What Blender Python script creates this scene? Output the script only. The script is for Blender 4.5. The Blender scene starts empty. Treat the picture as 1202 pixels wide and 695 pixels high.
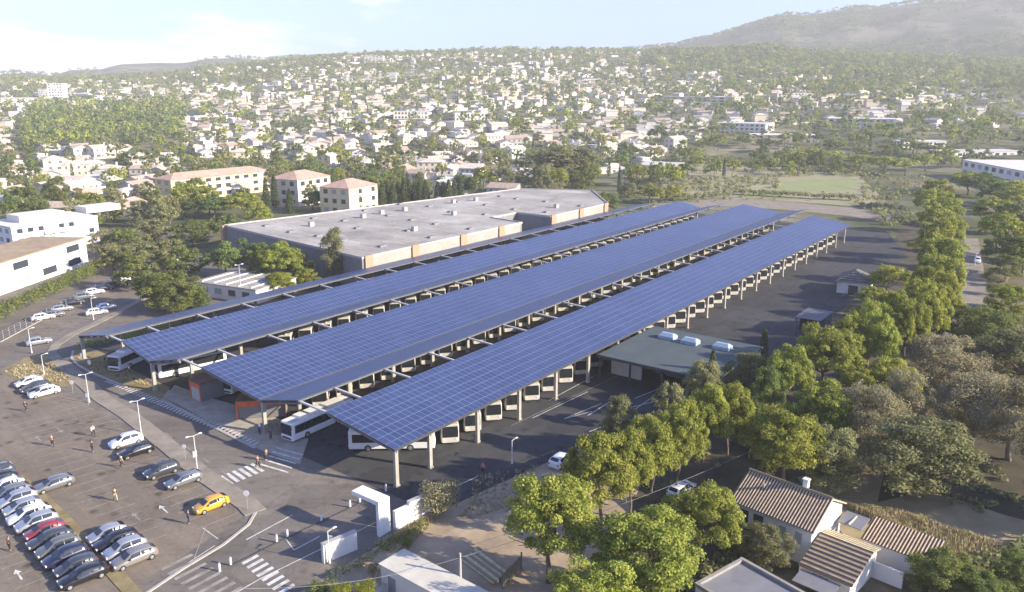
import bpy, math, random
import numpy as np
from mathutils import Vector, Matrix, noise
R = math.radians
random.seed(7)
sc = bpy.context.scene
col = sc.collection
for_tag = []

# ------------------------------------------------------------------ survey
F = 929.0; CX, CY = 601.0, 347.5; HORIZON = 105.0; CAMH = 49.0
PIT = math.atan((CY - HORIZON) / F)
CP, SP = math.cos(PIT), math.sin(PIT)
YAW = math.atan2(721, math.hypot(F, CY - HORIZON))
VX, VY = math.sin(YAW), math.cos(YAW)        # along the canopies, away from the road
UX, UY = math.cos(YAW), -math.sin(YAW)       # across the canopies, towards the pines


def ray(px, py):
    a = (px - CX) / F; b = -(py - CY) / F
    return (a, CP + b * SP, -SP + b * CP)


def g(px, py, z=0.0):
    d = ray(px, py); t = (z - CAMH) / d[2]
    return (d[0] * t, d[1] * t)


def g3(px, py, z=0.0):
    x, y = g(px, py, z); return (x, y, z)


def w(u, v):
    return (u * UX + v * VX, u * UY + v * VY)


def proj(X, Y, Z):
    dz = Z - CAMH
    dep = Y * CP - dz * SP
    if dep < 1: return (-9999, -9999)
    return (CX + F * X / dep, CY - F * (Y * SP + dz * CP) / dep)


# heading angle (radians about z, local +X) helpers
def ang(dx, dy): return math.atan2(dy, dx)


AV = ang(VX, VY); AU = ang(UX, UY)
ROWA = ang(math.sin(R(-45.5)), math.cos(R(-45.5)))     # along the car park rows
ROWB = ang(math.sin(R(44)), math.cos(R(44)))           # along a parked car


# ------------------------------------------------------------------ materials
def mat(name, c, rough=0.8, metal=0.0, var=0.25, scale=3.0, c2=None, trans=0.0, spec=0.3, objrand=0.0, bump=0.0, detail=4.0):
    m = bpy.data.materials.new(name); m.use_nodes = True
    nt = m.node_tree; n = nt.nodes; L = nt.links
    b = n['Principled BSDF']
    b.inputs['Roughness'].default_value = rough
    b.inputs['Metallic'].default_value = metal
    b.inputs['Specular IOR Level'].default_value = spec
    tc = n.new('ShaderNodeTexCoord')
    nz = n.new('ShaderNodeTexNoise'); nz.inputs['Scale'].default_value = scale; nz.inputs['Detail'].default_value = detail
    nz.inputs['Roughness'].default_value = 0.65
    L.new(tc.outputs['Object'], nz.inputs['Vector'])
    mx = n.new('ShaderNodeMix'); mx.data_type = 'RGBA'
    d = c2 if c2 else tuple(x * (1 - var) for x in c)
    e = c if c2 else tuple(min(1, x * (1 + var * .6)) for x in c)
    mx.inputs['A'].default_value = (*d, 1); mx.inputs['B'].default_value = (*e, 1)
    mr = n.new('ShaderNodeMapRange'); mr.inputs['From Min'].default_value = .32; mr.inputs['From Max'].default_value = .68
    L.new(nz.outputs['Fac'], mr.inputs['Value']); L.new(mr.outputs['Result'], mx.inputs['Factor'])
    out = mx.outputs['Result']
    if objrand:
        oi = n.new('ShaderNodeObjectInfo')
        hs = n.new('ShaderNodeHueSaturation')
        a = n.new('ShaderNodeMapRange'); a.inputs['To Min'].default_value = 1 - objrand; a.inputs['To Max'].default_value = 1 + objrand
        L.new(oi.outputs['Random'], a.inputs['Value']); L.new(a.outputs['Result'], hs.inputs['Value'])
        a2 = n.new('ShaderNodeMapRange'); a2.inputs['To Min'].default_value = .5 - objrand * .07; a2.inputs['To Max'].default_value = .5 + objrand * .05
        ml = n.new('ShaderNodeMath'); ml.operation = 'FRACT'
        mm = n.new('ShaderNodeMath'); mm.operation = 'MULTIPLY'; mm.inputs[1].default_value = 7.31
        L.new(oi.outputs['Random'], mm.inputs[0]); L.new(mm.outputs[0], ml.inputs[0]); L.new(ml.outputs[0], a2.inputs['Value'])
        L.new(a2.outputs['Result'], hs.inputs['Hue'])
        L.new(out, hs.inputs['Color']); out = hs.outputs['Color']
    L.new(out, b.inputs['Base Color'])
    if bump:
        bp = n.new('ShaderNodeBump'); bp.inputs['Strength'].default_value = bump; bp.inputs['Distance'].default_value = .1
        L.new(nz.outputs['Fac'], bp.inputs['Height']); L.new(bp.outputs['Normal'], b.inputs['Normal'])
    if trans:
        t = n.new('ShaderNodeBsdfTranslucent'); L.new(out, t.inputs['Color'])
        ms = n.new('ShaderNodeMixShader'); ms.inputs['Fac'].default_value = trans
        L.new(b.outputs['BSDF'], ms.inputs[1]); L.new(t.outputs['BSDF'], ms.inputs[2])
        L.new(ms.outputs['Shader'], n['Material Output'].inputs['Surface'])
    return m


def leafmat(name, c, c2, trans=.35, objrand=.16):
    m = mat(name, c, .75, c2=c2, scale=5.0, trans=trans, objrand=objrand, spec=.15)
    nt = m.node_tree; n = nt.nodes; L = nt.links
    hs = next(x for x in n if x.bl_idname == 'ShaderNodeHueSaturation')
    src = hs.inputs['Color'].links[0].from_socket
    ge = n.new('ShaderNodeNewGeometry'); h2 = n.new('ShaderNodeHueSaturation')
    a = n.new('ShaderNodeMapRange'); a.inputs['To Min'].default_value = .74; a.inputs['To Max'].default_value = 1.26
    L.new(ge.outputs['Random Per Island'], a.inputs['Value']); L.new(a.outputs['Result'], h2.inputs['Value'])
    f = n.new('ShaderNodeMath'); f.operation = 'MULTIPLY'; f.inputs[1].default_value = 13.7; L.new(ge.outputs['Random Per Island'], f.inputs[0])
    g_ = n.new('ShaderNodeMath'); g_.operation = 'FRACT'; L.new(f.outputs[0], g_.inputs[0])
    b = n.new('ShaderNodeMapRange'); b.inputs['To Min'].default_value = .475; b.inputs['To Max'].default_value = .52; L.new(g_.outputs[0], b.inputs['Value']); L.new(b.outputs['Result'], h2.inputs['Hue'])
    L.new(src, h2.inputs['Color']); L.new(h2.outputs['Color'], hs.inputs['Color'])
    return m


def tarmac(name, c, patch=.3, spots=.5, rz=0.0):
    """worn tarmac: blotches, lengthwise wear, repaired patches, oil spots, hairline cracks, grit; all in metres on the ground"""
    m = bpy.data.materials.new(name); m.use_nodes = True; nt = m.node_tree; n = nt.nodes; L = nt.links; b = n['Principled BSDF']; b.inputs['Roughness'].default_value = .9; b.inputs['Specular IOR Level'].default_value = .25
    ge = n.new('ShaderNodeNewGeometry'); mp = n.new('ShaderNodeMapping'); mp.inputs['Rotation'].default_value = (0, 0, -rz); L.new(ge.outputs['Position'], mp.inputs['Vector'])
    def nz(scale, stretch=1.0, det=6):
        q = n.new('ShaderNodeMapping'); q.inputs['Scale'].default_value = (scale / stretch, scale, scale); L.new(mp.outputs[0], q.inputs['Vector'])
        t = n.new('ShaderNodeTexNoise'); t.inputs['Scale'].default_value = 1; t.inputs['Detail'].default_value = det; t.inputs['Roughness'].default_value = .62; L.new(q.outputs[0], t.inputs['Vector']); return t.outputs['Fac']
    def rng_(x, a, b_, lo, hi):
        q = n.new('ShaderNodeMapRange'); q.inputs['From Min'].default_value = a; q.inputs['From Max'].default_value = b_; q.inputs['To Min'].default_value = lo; q.inputs['To Max'].default_value = hi; L.new(x, q.inputs['Value']); return q.outputs[0]
    def mul(a, b_):
        q = n.new('ShaderNodeMath'); q.operation = 'MULTIPLY'; L.new(a, q.inputs[0]); L.new(b_, q.inputs[1]); return q.outputs[0]
    v = rng_(nz(.07), .3, .7, .78, 1.2)
    v = mul(v, rng_(nz(.5, 7), .35, .68, .86, 1.12)); v = mul(v, rng_(nz(1.3), .3, .7, .88, 1.1)); v = mul(v, rng_(nz(9, 1, 2), .3, .7, .88, 1.12))
    vo = n.new('ShaderNodeTexVoronoi'); vo.inputs['Scale'].default_value = .085; vo.distance = 'CHEBYCHEV'; L.new(mp.outputs[0], vo.inputs['Vector'])
    sx = n.new('ShaderNodeSeparateColor'); L.new(vo.outputs['Color'], sx.inputs[0])
    v = mul(v, rng_(sx.outputs[0], .0, 1, 1 - patch * .5, 1 + patch * .45))
    vs_ = n.new('ShaderNodeTexVoronoi'); vs_.inputs['Scale'].default_value = .34; L.new(mp.outputs[0], vs_.inputs['Vector'])
    v = mul(v, rng_(vs_.outputs['Distance'], .08, .26, 1 - spots, 1))
    cr = n.new('ShaderNodeTexVoronoi'); cr.feature = 'DISTANCE_TO_EDGE'; cr.inputs['Scale'].default_value = .16
    wp = n.new('ShaderNodeVectorMath'); wp.operation = 'ADD'; tn = n.new('ShaderNodeTexNoise'); tn.inputs['Scale'].default_value = .5; tn.inputs['Detail'].default_value = 5; L.new(mp.outputs[0], tn.inputs['Vector'])
    sc_ = n.new('ShaderNodeVectorMath'); sc_.operation = 'SCALE'; sc_.inputs['Scale'].default_value = 3.0; L.new(tn.outputs['Color'], sc_.inputs[0]); L.new(mp.outputs[0], wp.inputs[0]); L.new(sc_.outputs[0], wp.inputs[1]); L.new(wp.outputs[0], cr.inputs['Vector'])
    v = mul(v, rng_(cr.outputs['Distance'], .0, .012, .72, 1))
    cc = n.new('ShaderNodeMix'); cc.data_type = 'RGBA'; cc.inputs['A'].default_value = (*c, 1); cc.inputs['B'].default_value = (c[0] * 1.12, c[1] * 1.02, c[2] * .9, 1); L.new(nz(.12), cc.inputs['Factor'])
    o = n.new('ShaderNodeVectorMath'); o.operation = 'SCALE'; L.new(cc.outputs['Result'], o.inputs[0]); L.new(v, o.inputs['Scale']); L.new(o.outputs[0], b.inputs['Base Color'])
    return m


M = {}
def mk(k, *a, **kw): M[k] = mat(k, *a, **kw); return M[k]


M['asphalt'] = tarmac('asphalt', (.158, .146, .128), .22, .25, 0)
M['yard'] = tarmac('yard', (.052, .055, .06), .35, .45, AV)  # tarmac darkened to stand in for tree shade over the yard
M['carpark'] = tarmac('carpark', (.182, .158, .126), .18, .5, ROWA)
mk('pavement', (.40, .355, .28), .9, var=.25, scale=.4, detail=6)
mk('kerb', (.42, .39, .34), .9, var=.15, scale=1)
mk('paint', (.62, .6, .55), .8, var=.35, scale=1.2)
mk('wornpaint', (.31, .28, .235), .85, var=.35, scale=.8)
mk('dirt', (.44, .345, .23), .95, c2=(.26, .2, .135), scale=.25, detail=8, bump=.5)
mk('verge', (.30, .24, .13), .95, c2=(.17, .14, .06), scale=.5, detail=8, bump=.5)
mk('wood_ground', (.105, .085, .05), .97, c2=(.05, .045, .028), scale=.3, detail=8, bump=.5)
mk('dry_field', (.38, .3, .175), .97, c2=(.22, .185, .10), scale=.3, detail=8, bump=.5)
mk('grass_field', (.2, .2, .085), .97, c2=(.36, .31, .2), scale=.05, detail=8)
mk('meadow', (.27, .3, .11), .97, c2=(.2, .22, .1), scale=.12, detail=8)
mk('lane', (.25, .215, .165), .95, var=.25, scale=.3, detail=8)
mk('weeds', (.5, .41, .24), .95, c2=(.36, .31, .15), scale=.5)
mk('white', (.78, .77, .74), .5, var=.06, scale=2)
mk('busshaded', (.56, .53, .46), .5, var=.12, scale=.4)  # white of the parked buses toned down, tree shade put into the paint
mk('busdoor', (.03, .033, .038), .12, var=.1, spec=.6)
mk('glass', (.02, .024, .03), .07, var=.2, scale=.8, spec=.7)
mk('black', (.018, .018, .02), .6, var=.2)
mk('tyre', (.02, .02, .02), .85, var=.2)
mk('rim', (.45, .45, .46), .35, .6, var=.1)
mk('lamp_glass', (.75, .76, .74), .15, var=.05)
mk('tail', (.35, .02, .015), .3, var=.1)
mk('steel', (.42, .42, .41), .45, .4, var=.15, scale=1)
mk('rimsteel', (.07, .072, .08), .7, .1, var=.12, scale=1)
mk('tiesteel', (.5, .49, .46), .6, .1, var=.12, scale=1)
mk('beamsteel', (.36, .335, .29), .6, .1, var=.12, scale=1)
mk('edgesteel', (.16, .165, .18), .6, .2, var=.12, scale=1)
mk('whitesteel', (.66, .66, .65), .45, .1, var=.1, scale=1)
mk('darksteel', (.06, .06, .065), .6, .3, var=.2)
mk('concrete', (.42, .4, .37), .9, var=.15, scale=1, detail=6)
mk('parapetgrey', (.3, .28, .25), .9, var=.2, scale=.6)
mk('boxroof', (.56, .53, .44), .9, var=.15, scale=.5, detail=6)
mk('terraceroof', (.36, .27, .17), .9, var=.2, scale=.3)
mk('fascia', (.33, .31, .27), .9, var=.15, scale=.4, detail=6)
mk('ventsteel', (.33, .42, .5), .4, .1, var=.12)
mk('walkway', (.27, .235, .185), .92, var=.3, scale=.35, detail=8)
mk('greywall', (.2, .2, .21), .9, var=.15, scale=.5)
M['hallroof'] = tarmac('hallroof', (.36, .352, .325), .3, .22, AU)
mk('offwhite', (.68, .65, .59), .85, var=.08, scale=.5, detail=6)
mk('palewall', (.66, .62, .54), .88, var=.1, scale=.6, objrand=.14)
mk('creamwall', (.66, .57, .43), .88, var=.1, scale=.6, objrand=.1)
mk('greyhouse', (.5, .49, .46), .88, var=.1, scale=.6, objrand=.12)
mk('rooftile', (.47, .36, .275), .92, var=.3, scale=.8, objrand=.15)
mk('roofpale', (.56, .49, .40), .92, var=.25, scale=.8, objrand=.12)
mk('roofflat', (.6, .57, .52), .92, var=.15, scale=.4, objrand=.12)
mk('yellowwall', (.7, .57, .35), .88, var=.1, scale=.3)
mk('yellowpale', (.72, .63, .46), .88, var=.1, scale=.3)
mk('pinkroof', (.5, .33, .25), .9, var=.2, scale=.4)
mk('orange', (.62, .13, .05), .6, var=.25, scale=.7)
mk('rustroof', (.24, .12, .075), .85, c2=(.15, .09, .06), scale=1)
mk('orangebrick', (.40, .25, .16), .85, var=.15)
mk('greenroof', (.085, .105, .105), .8, c2=(.06, .078, .08), scale=.25, detail=6)
mk('window', (.045, .055, .07), .12, var=.2, spec=.6)
mk('shutter', (.3, .34, .33), .7, var=.15)
mk('bark', (.16, .12, .085), .95, var=.35, scale=3)
mk('barkgrey', (.25, .22, .18), .95, var=.3, scale=3)
M['pineleaf'] = leafmat('pineleaf', (.42, .44, .085), (.18, .22, .042), .4)
M['darkpine'] = leafmat('darkpine', (.19, .245, .07), (.10, .145, .045), .34, .2)
M['broadleaf'] = leafmat('broadleaf', (.22, .26, .07), (.12, .155, .045), .4, .2)
M['olive'] = leafmat('olive', (.32, .32, .14), (.19, .2, .085), .4, .16)
M['bareleaf'] = leafmat('bareleaf', (.4, .36, .2), (.25, .225, .12), .35, .12)
M['cypressleaf'] = leafmat('cypressleaf', (.12, .165, .055), (.075, .105, .038), .28, .15)
M['yellowleaf'] = leafmat('yellowleaf', (.36, .37, .05), (.21, .25, .04), .42, .12)
mk('skin', (.42, .26, .19), .6, var=.08)
mk('hair', (.03, .022, .016), .7, var=.2)
mk('wood', (.2, .17, .13), .85, var=.25, scale=2)
mk('blueblind', (.03, .045, .09), .6, var=.2)


def solar_mat():
    m = bpy.data.materials.new('solar_panel'); m.use_nodes = True
    nt = m.node_tree; n = nt.nodes; L = nt.links; b = n['Principled BSDF']
    tc = n.new('ShaderNodeTexCoord'); sp = n.new('ShaderNodeSeparateXYZ'); L.new(tc.outputs['Object'], sp.inputs[0])
    def M_(op, a, bv=None):
        q = n.new('ShaderNodeMath'); q.operation = op
        for i, x in enumerate((a, bv)):
            if x is None: continue
            if isinstance(x, (int, float)): q.inputs[i].default_value = x
            else: L.new(x, q.inputs[i])
        return q.outputs[0]
    du = M_('DIVIDE', sp.outputs[0], 1.62); dv = M_('DIVIDE', sp.outputs[1], 1.06)
    fu = M_('FRACT', du); fv = M_('FRACT', dv)
    lu = M_('LESS_THAN', M_('ABSOLUTE', M_('SUBTRACT', fu, .5)), .5 - .022)
    lv = M_('LESS_THAN', M_('ABSOLUTE', M_('SUBTRACT', fv, .5)), .5 - .026)
    cell = M_('MULTIPLY', lu, lv)
    # faint busbars inside a module
    s2 = M_('FRACT', M_('MULTIPLY', fu, 6.0)); s3 = M_('FRACT', M_('MULTIPLY', fv, 4.0))
    fine = M_('MULTIPLY', M_('GREATER_THAN', s2, .1), M_('GREATER_THAN', s3, .1))
    cv = n.new('ShaderNodeCombineXYZ'); L.new(M_('FLOOR', du), cv.inputs[0]); L.new(M_('FLOOR', dv), cv.inputs[1])
    wn = n.new('ShaderNodeTexWhiteNoise'); L.new(cv.outputs[0], wn.inputs['Vector'])
    c1 = n.new('ShaderNodeMix'); c1.data_type = 'RGBA'
    c1.inputs['A'].default_value = (.025, .043, .108, 1); c1.inputs['B'].default_value = (.048, .072, .17, 1)
    # tone drifts from batch to batch of modules, plus dust
    q_ = n.new('ShaderNodeTexNoise'); q_.inputs['Scale'].default_value = .07; q_.inputs['Detail'].default_value = 6; L.new(tc.outputs['Object'], q_.inputs['Vector'])
    L.new(M_('ADD', M_('MULTIPLY', wn.outputs['Value'], .5), M_('SUBTRACT', M_('MULTIPLY', q_.outputs['Fac'], 1.6), .55)), c1.inputs['Factor'])
    c2 = n.new('ShaderNodeMix'); c2.data_type = 'RGBA'; c2.inputs['A'].default_value = (.052, .077, .18, 1)
    L.new(fine, c2.inputs['Factor']); L.new(c1.outputs['Result'], c2.inputs['B'])
    c3 = n.new('ShaderNodeMix'); c3.data_type = 'RGBA'; c3.inputs['A'].default_value = (.22, .265, .37, 1)
    L.new(cell, c3.inputs['Factor']); L.new(c2.outputs['Result'], c3.inputs['B'])
    L.new(c3.outputs['Result'], b.inputs['Base Color'])
    b.inputs['Roughness'].default_value = .4; b.inputs['Specular IOR Level'].default_value = .22
    return m


M['solar'] = solar_mat()


def stripes_mat(name, c, dark, pitch, axis=0, duty=.5, var=.3, cross=0.35):
    """rows of barrel tiles: light crests, dark valleys, a small random tint per row and course; object coordinates"""
    m = mat(name, c, .9, var=var, scale=1.6); nt = m.node_tree; n = nt.nodes; L = nt.links; b = n['Principled BSDF']
    src = b.inputs['Base Color'].links[0].from_socket
    tc = n.new('ShaderNodeTexCoord'); sp = n.new('ShaderNodeSeparateXYZ'); L.new(tc.outputs['Object'], sp.inputs[0])
    d = n.new('ShaderNodeMath'); d.operation = 'MULTIPLY'; d.inputs[1].default_value = 2 * math.pi / pitch; L.new(sp.outputs[axis], d.inputs[0])
    s = n.new('ShaderNodeMath'); s.operation = 'SINE'; L.new(d.outputs[0], s.inputs[0])
    mr = n.new('ShaderNodeMapRange'); mr.inputs['From Min'].default_value = -.5; mr.inputs['From Max'].default_value = .5; L.new(s.outputs[0], mr.inputs['Value'])
    mx = n.new('ShaderNodeMix'); mx.data_type = 'RGBA'; mx.inputs['A'].default_value = (*dark, 1)
    L.new(mr.outputs[0], mx.inputs['Factor']); L.new(src, mx.inputs['B']); L.new(mx.outputs['Result'], b.inputs['Base Color'])
    bp = n.new('ShaderNodeBump'); bp.inputs['Strength'].default_value = .8; bp.inputs['Distance'].default_value = .12
    L.new(s.outputs[0], bp.inputs['Height']); L.new(bp.outputs['Normal'], b.inputs['Normal'])
    return m


M['tiles'] = stripes_mat('barrel_tiles', (.64, .5, .34), (.085, .055, .035), .34, 0)
M['tilesbrown'] = stripes_mat('brown_tiles', (.31, .245, .175), (.1, .08, .06), .62, 1)
M['tilesyellow'] = stripes_mat('lichen_tiles', (.6, .52, .33), (.3, .24, .14), .62, 1)
M['shedroof'] = stripes_mat('ribbed_roof', (.2, .19, .175), (.09, .085, .08), .7, 0)


# ------------------------------------------------------------------ mesh builder
class MB:
    def __init__(s): s.v = []; s.f = []; s.m = []
    def add(s, vs, fs, mi=0):
        o = len(s.v); s.v += [tuple(x) for x in vs]
        for f in fs: s.f.append(tuple(i + o for i in f)); s.m.append(mi)
        return s
    def box(s, c, d, rz=0, mi=0, top=True, taper=1.0):
        hx, hy, hz = d[0] / 2, d[1] / 2, d[2] / 2; ca, sa = math.cos(rz), math.sin(rz)
        vs = []
        for z in (-hz, hz):
            k = taper if z > 0 else 1
            for x, y in ((-hx, -hy), (hx, -hy), (hx, hy), (-hx, hy)):
                x *= k; y *= k
                vs.append((c[0] + x * ca - y * sa, c[1] + x * sa + y * ca, c[2] + z))
        return s.add(vs, [(3, 2, 1, 0), (4, 5, 6, 7), (0, 1, 5, 4), (1, 2, 6, 5), (2, 3, 7, 6), (3, 0, 4, 7)], mi)
    def prism(s, poly, z0, z1, mi=0):
        n = len(poly)
        a = sum(poly[i][0] * poly[(i + 1) % n][1] - poly[(i + 1) % n][0] * poly[i][1] for i in range(n))
        if a < 0: poly = poly[::-1]
        vs = [(p[0], p[1], z0) for p in poly] + [(p[0], p[1], z1) for p in poly]
        fs = [tuple(range(n - 1, -1, -1)), tuple(range(n, 2 * n))] + [(i, (i + 1) % n, n + (i + 1) % n, n + i) for i in range(n)]
        return s.add(vs, fs, mi)
    def quad(s, a, b, c, d, mi=0): return s.add([a, b, c, d], [(0, 1, 2, 3)], mi)
    def slab(s, a, b, c, d, t, mi=0):
        """a quad given by four 3D corners with thickness t below it"""
        A = [Vector(x) for x in (a, b, c, d)]; nrm = (A[1] - A[0]).cross(A[3] - A[0]).normalized()
        if nrm.z < 0: A = A[::-1]; nrm = -nrm
        B = [x - nrm * t for x in A]
        return s.add(A + B, [(0, 1, 2, 3), (7, 6, 5, 4), (0, 4, 5, 1), (1, 5, 6, 2), (2, 6, 7, 3), (3, 7, 4, 0)], mi)
    def tube(s, p, q, r0, r1=None, n=8, mi=0, caps=True):
        r1 = r0 if r1 is None else r1
        p, q = Vector(p), Vector(q); d = (q - p)
        if d.length < 1e-6: return s
        d.normalize(); a = d.orthogonal().normalized(); b = d.cross(a)
        vs = []
        for c, r in ((p, r0), (q, r1)):
            for i in range(n):
                t = 2 * math.pi * i / n; vs.append(c + a * (r * math.cos(t)) + b * (r * math.sin(t)))
        fs = [(i, (i + 1) % n, n + (i + 1) % n, n + i) for i in range(n)]
        if caps: fs += [tuple(range(n - 1, -1, -1)), tuple(range(n, 2 * n))]
        return s.add(vs, fs, mi)
    def loft(s, rings, mi=0, caps=True):
        n = len(rings[0]); vs = [p for r in rings for p in r]; fs = []
        for k in range(len(rings) - 1):
            for i in range(n):
                j = (i + 1) % n; fs.append((k * n + i, k * n + j, (k + 1) * n + j, (k + 1) * n + i))
        if caps: fs += [tuple(range(n - 1, -1, -1)), tuple(range((len(rings) - 1) * n, len(rings) * n))]
        return s.add(vs, fs, mi)
    def mesh(s, name, mats, smooth=False):
        me = bpy.data.meshes.new(name); me.from_pydata(s.v, [], s.f)
        for x in (mats if isinstance(mats, (list, tuple)) else [mats]): me.materials.append(x)
        if any(s.m): me.polygons.foreach_set('material_index', s.m)
        if smooth: me.polygons.foreach_set('use_smooth', [True] * len(s.f))
        me.update(); return me
    def build(s, name, mats, parent=None, smooth=False, loc=None, rz=0):
        o = bpy.data.objects.new(name, s.mesh(name, mats, smooth)); col.objects.link(o)
        if parent: o.parent = parent
        if loc: o.location = loc
        if rz: o.rotation_euler.z = rz
        return o


def tag(o, label=None, cat=None, group=None, kind=None):
    if label: o['label'] = label
    if cat: o['category'] = cat
    if group: o['group'] = group
    if kind: o['kind'] = kind
    return o


def thing(name, label, cat, loc=(0, 0, 0), rz=0, group=None):
    o = bpy.data.objects.new(name, None); col.objects.link(o); o.empty_display_size = .3
    o.location = loc; o.rotation_euler.z = rz
    return tag(o, label, cat, group)


KIDS = {}
def copy_tree(o, parent=None):
    c = o.copy(); col.objects.link(c)
    if parent: c.parent = parent
    for ch in KIDS.setdefault(o, list(o.children)): copy_tree(ch, c)
    return c


def place(proto, first, loc, rz, label, group=None, scale=None):
    o = proto if first else copy_tree(proto)
    o.location = loc; o.rotation_euler.z = rz; o['label'] = label
    if group: o['group'] = group
    if scale: o.scale = scale if isinstance(scale, (tuple, list)) else (scale,) * 3
    return o


ORD = ['', 'first', 'second', 'third', 'fourth', 'fifth', 'sixth', 'seventh', 'eighth', 'ninth', 'tenth', 'eleventh', 'twelfth', 'thirteenth',
       'fourteenth', 'fifteenth', 'sixteenth', 'seventeenth', 'eighteenth', 'nineteenth', 'twentieth']
TENS = {20: 'twenty', 30: 'thirty', 40: 'forty'}
def ordinal(k):
    if k <= 20: return ORD[k]
    if k % 10 == 0: return {30: 'thirtieth', 40: 'fortieth', 50: 'fiftieth'}[k]
    return TENS[k // 10 * 10] + '-' + ORD[k % 10]


def lerp(a, b, t): return a + (b - a) * t
def interp(x, P):
    if x <= P[0][0]: return P[0][1]
    for (a, b), (c, d) in zip(P, P[1:]):
        if x <= c: return b + (d - b) * (x - a) / (c - a)
    return P[-1][1]
def smooth(a, b, x):
    t = min(1, max(0, (x - a) / (b - a))); return t * t * (3 - 2 * t)


# ------------------------------------------------------------------ terrain
def sky_table(P):
    out = []
    for x, y in P:
        d = ray(x, y); out.append((math.atan2(d[0], d[1]), d[2] / math.hypot(d[0], d[1])))
    return sorted(out)


NEAR = sky_table([(-500, 96), (0, 97), (110, 95), (200, 91), (240, 84), (330, 75), (430, 67), (520, 64), (600, 61), (700, 62), (760, 64), (850, 62), (900, 58), (950, 65),
                  (1100, 72), (1202, 76), (1700, 82)])
FARR = sky_table([(-500, 92), (0, 89), (35, 86), (60, 90), (85, 84), (120, 82), (140, 77), (175, 76), (215, 75), (240, 70), (280, 69), (310, 71), (360, 69), (430, 67), (500, 65), (600, 63),
                  (715, 61), (795, 54), (825, 46), (860, 37.5), (890, 27.5), (910, 21), (925, 17.5), (945, 20), (970, 17.5), (1000, 12.5), (1030, 14), (1075, 6),
                  (1125, 4), (1155, 0), (1202, -4), (1400, -10), (1700, 10)])
R1, R2 = 1850.0, 3000.0


def terr(X, Y):
    r = math.hypot(X, Y)
    if r < 570 or Y < 0: return 0.0
    az = math.atan2(X, Y)
    zs = CAMH + R1 * interp(az, NEAR)
    k = zs / 126.0
    if r <= R1:
        z = interp(r, ((0, 0), (570, 0), (800, 17 * k), (1200, 52 * k), (R1 - 150, zs * .93), (R1, zs)))
    else:
        z = zs * lerp(1, .8, smooth(R1, 2500, r))
    zf = (CAMH + R2 * interp(az, FARR))
    zf = zf * (smooth(1400, R2, r) ** 1.15 if r <= R2 else lerp(1, .75, smooth(R2, 3400, r)))
    nz = noise.fractal(Vector((X * .0025, Y * .0025, 3.1)), 1.0, 2.0, 5)
    z = max(z, zf)
    amp = smooth(570, 1000, r) * (6 + 12 * smooth(1800, 2500, r) * (1 - smooth(R2 - 450, R2, r)))
    if abs(r - R1) < 120: amp *= .5
    return z + amp * nz


def hit(px, py):
    """where the line of sight through a survey mark meets the terrain"""
    d = ray(px, py); h = math.hypot(d[0], d[1])
    r = 300.0
    while r < 6000:
        t = r / h
        if CAMH + d[2] * t <= terr(d[0] * t, d[1] * t): return (d[0] * t, d[1] * t, terr(d[0] * t, d[1] * t))
        r += 6 if r < 2200 else 25
    return None


def build_terrain():
    mb = MB(); na = 220
    rs = [0.5]
    r = 12
    while r < 3250: rs.append(r); r *= 1.0 + (.18 if r < 380 else .028)
    a0, a1 = R(-62), R(62)
    for r in rs:
        for i in range(na + 1):
            a = lerp(a0, a1, i / na); X, Y = r * math.sin(a), r * math.cos(a)
            mb.v.append((X, Y, terr(X, Y)))
    nn = na + 1
    for k in range(len(rs) - 1):
        for i in range(na):
            mb.f.append((k * nn + i, k * nn + i + 1, (k + 1) * nn + i + 1, (k + 1) * nn + i)); mb.m.append(0)
    # ground behind the camera, so that the sheet goes all round
    mb.add([(-3200 * math.sin(R(62)), 3200 * math.cos(R(62)), -.01), (3200 * math.sin(R(62)), 3300 * math.cos(R(62)), -.01), (2900, -1500, -.01), (-2900, -1500, -.01), (0, 0.2, -.01)],
           [(0, 4, 3), (4, 1, 2), (3, 4, 2)])
    m = bpy.data.materials.new('land'); m.use_nodes = True; nt = m.node_tree; n = nt.nodes; L = nt.links; b = n['Principled BSDF']
    b.inputs['Roughness'].default_value = .97; b.inputs['Specular IOR Level'].default_value = .1
    ge = n.new('ShaderNodeNewGeometry')
    def ns(scale, det=6):
        q = n.new('ShaderNodeTexNoise'); q.inputs['Scale'].default_value = scale; q.inputs['Detail'].default_value = det; q.inputs['Roughness'].default_value = .65
        L.new(ge.outputs['Position'], q.inputs['Vector']); return q.outputs['Fac']
    def mix(fac, a, c):
        q = n.new('ShaderNodeMix'); q.data_type = 'RGBA'
        L.new(fac, q.inputs['Factor'])
        for s_, x in (('A', a), ('B', c)):
            if isinstance(x, tuple): q.inputs[s_].default_value = (*x, 1)
            else: L.new(x, q.inputs[s_])
        return q.outputs['Result']
    def step(x, a, c):
        q = n.new('ShaderNodeMapRange'); q.inputs['From Min'].default_value = a; q.inputs['From Max'].default_value = c; L.new(x, q.inputs['Value']); return q.outputs[0]
    near = mix(step(ns(.22), .4, .62), (.085, .075, .04), (.2, .16, .095))
    town = mix(step(ns(.03), .4, .6), (.1, .115, .05), (.26, .225, .15))
    town2 = mix(step(ns(.008), .45, .6), town, (.075, .09, .04))
    scrub = mix(step(ns(.006, 10), .42, .6), (.07, .09, .045), (.19, .175, .12))
    scrub = mix(step(ns(.02, 8), .5, .62), scrub, (.06, .075, .035))
    ln = n.new('ShaderNodeVectorMath'); ln.operation = 'LENGTH'; L.new(ge.outputs['Position'], ln.inputs[0])
    c = mix(step(ln.outputs['Value'], 200, 330), near, town2)
    c = mix(step(ln.outputs['Value'], 1750, 2300), c, scrub)
    L.new(c, b.inputs['Base Color'])
    return tag(mb.build('ground', m), kind='structure')


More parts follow.
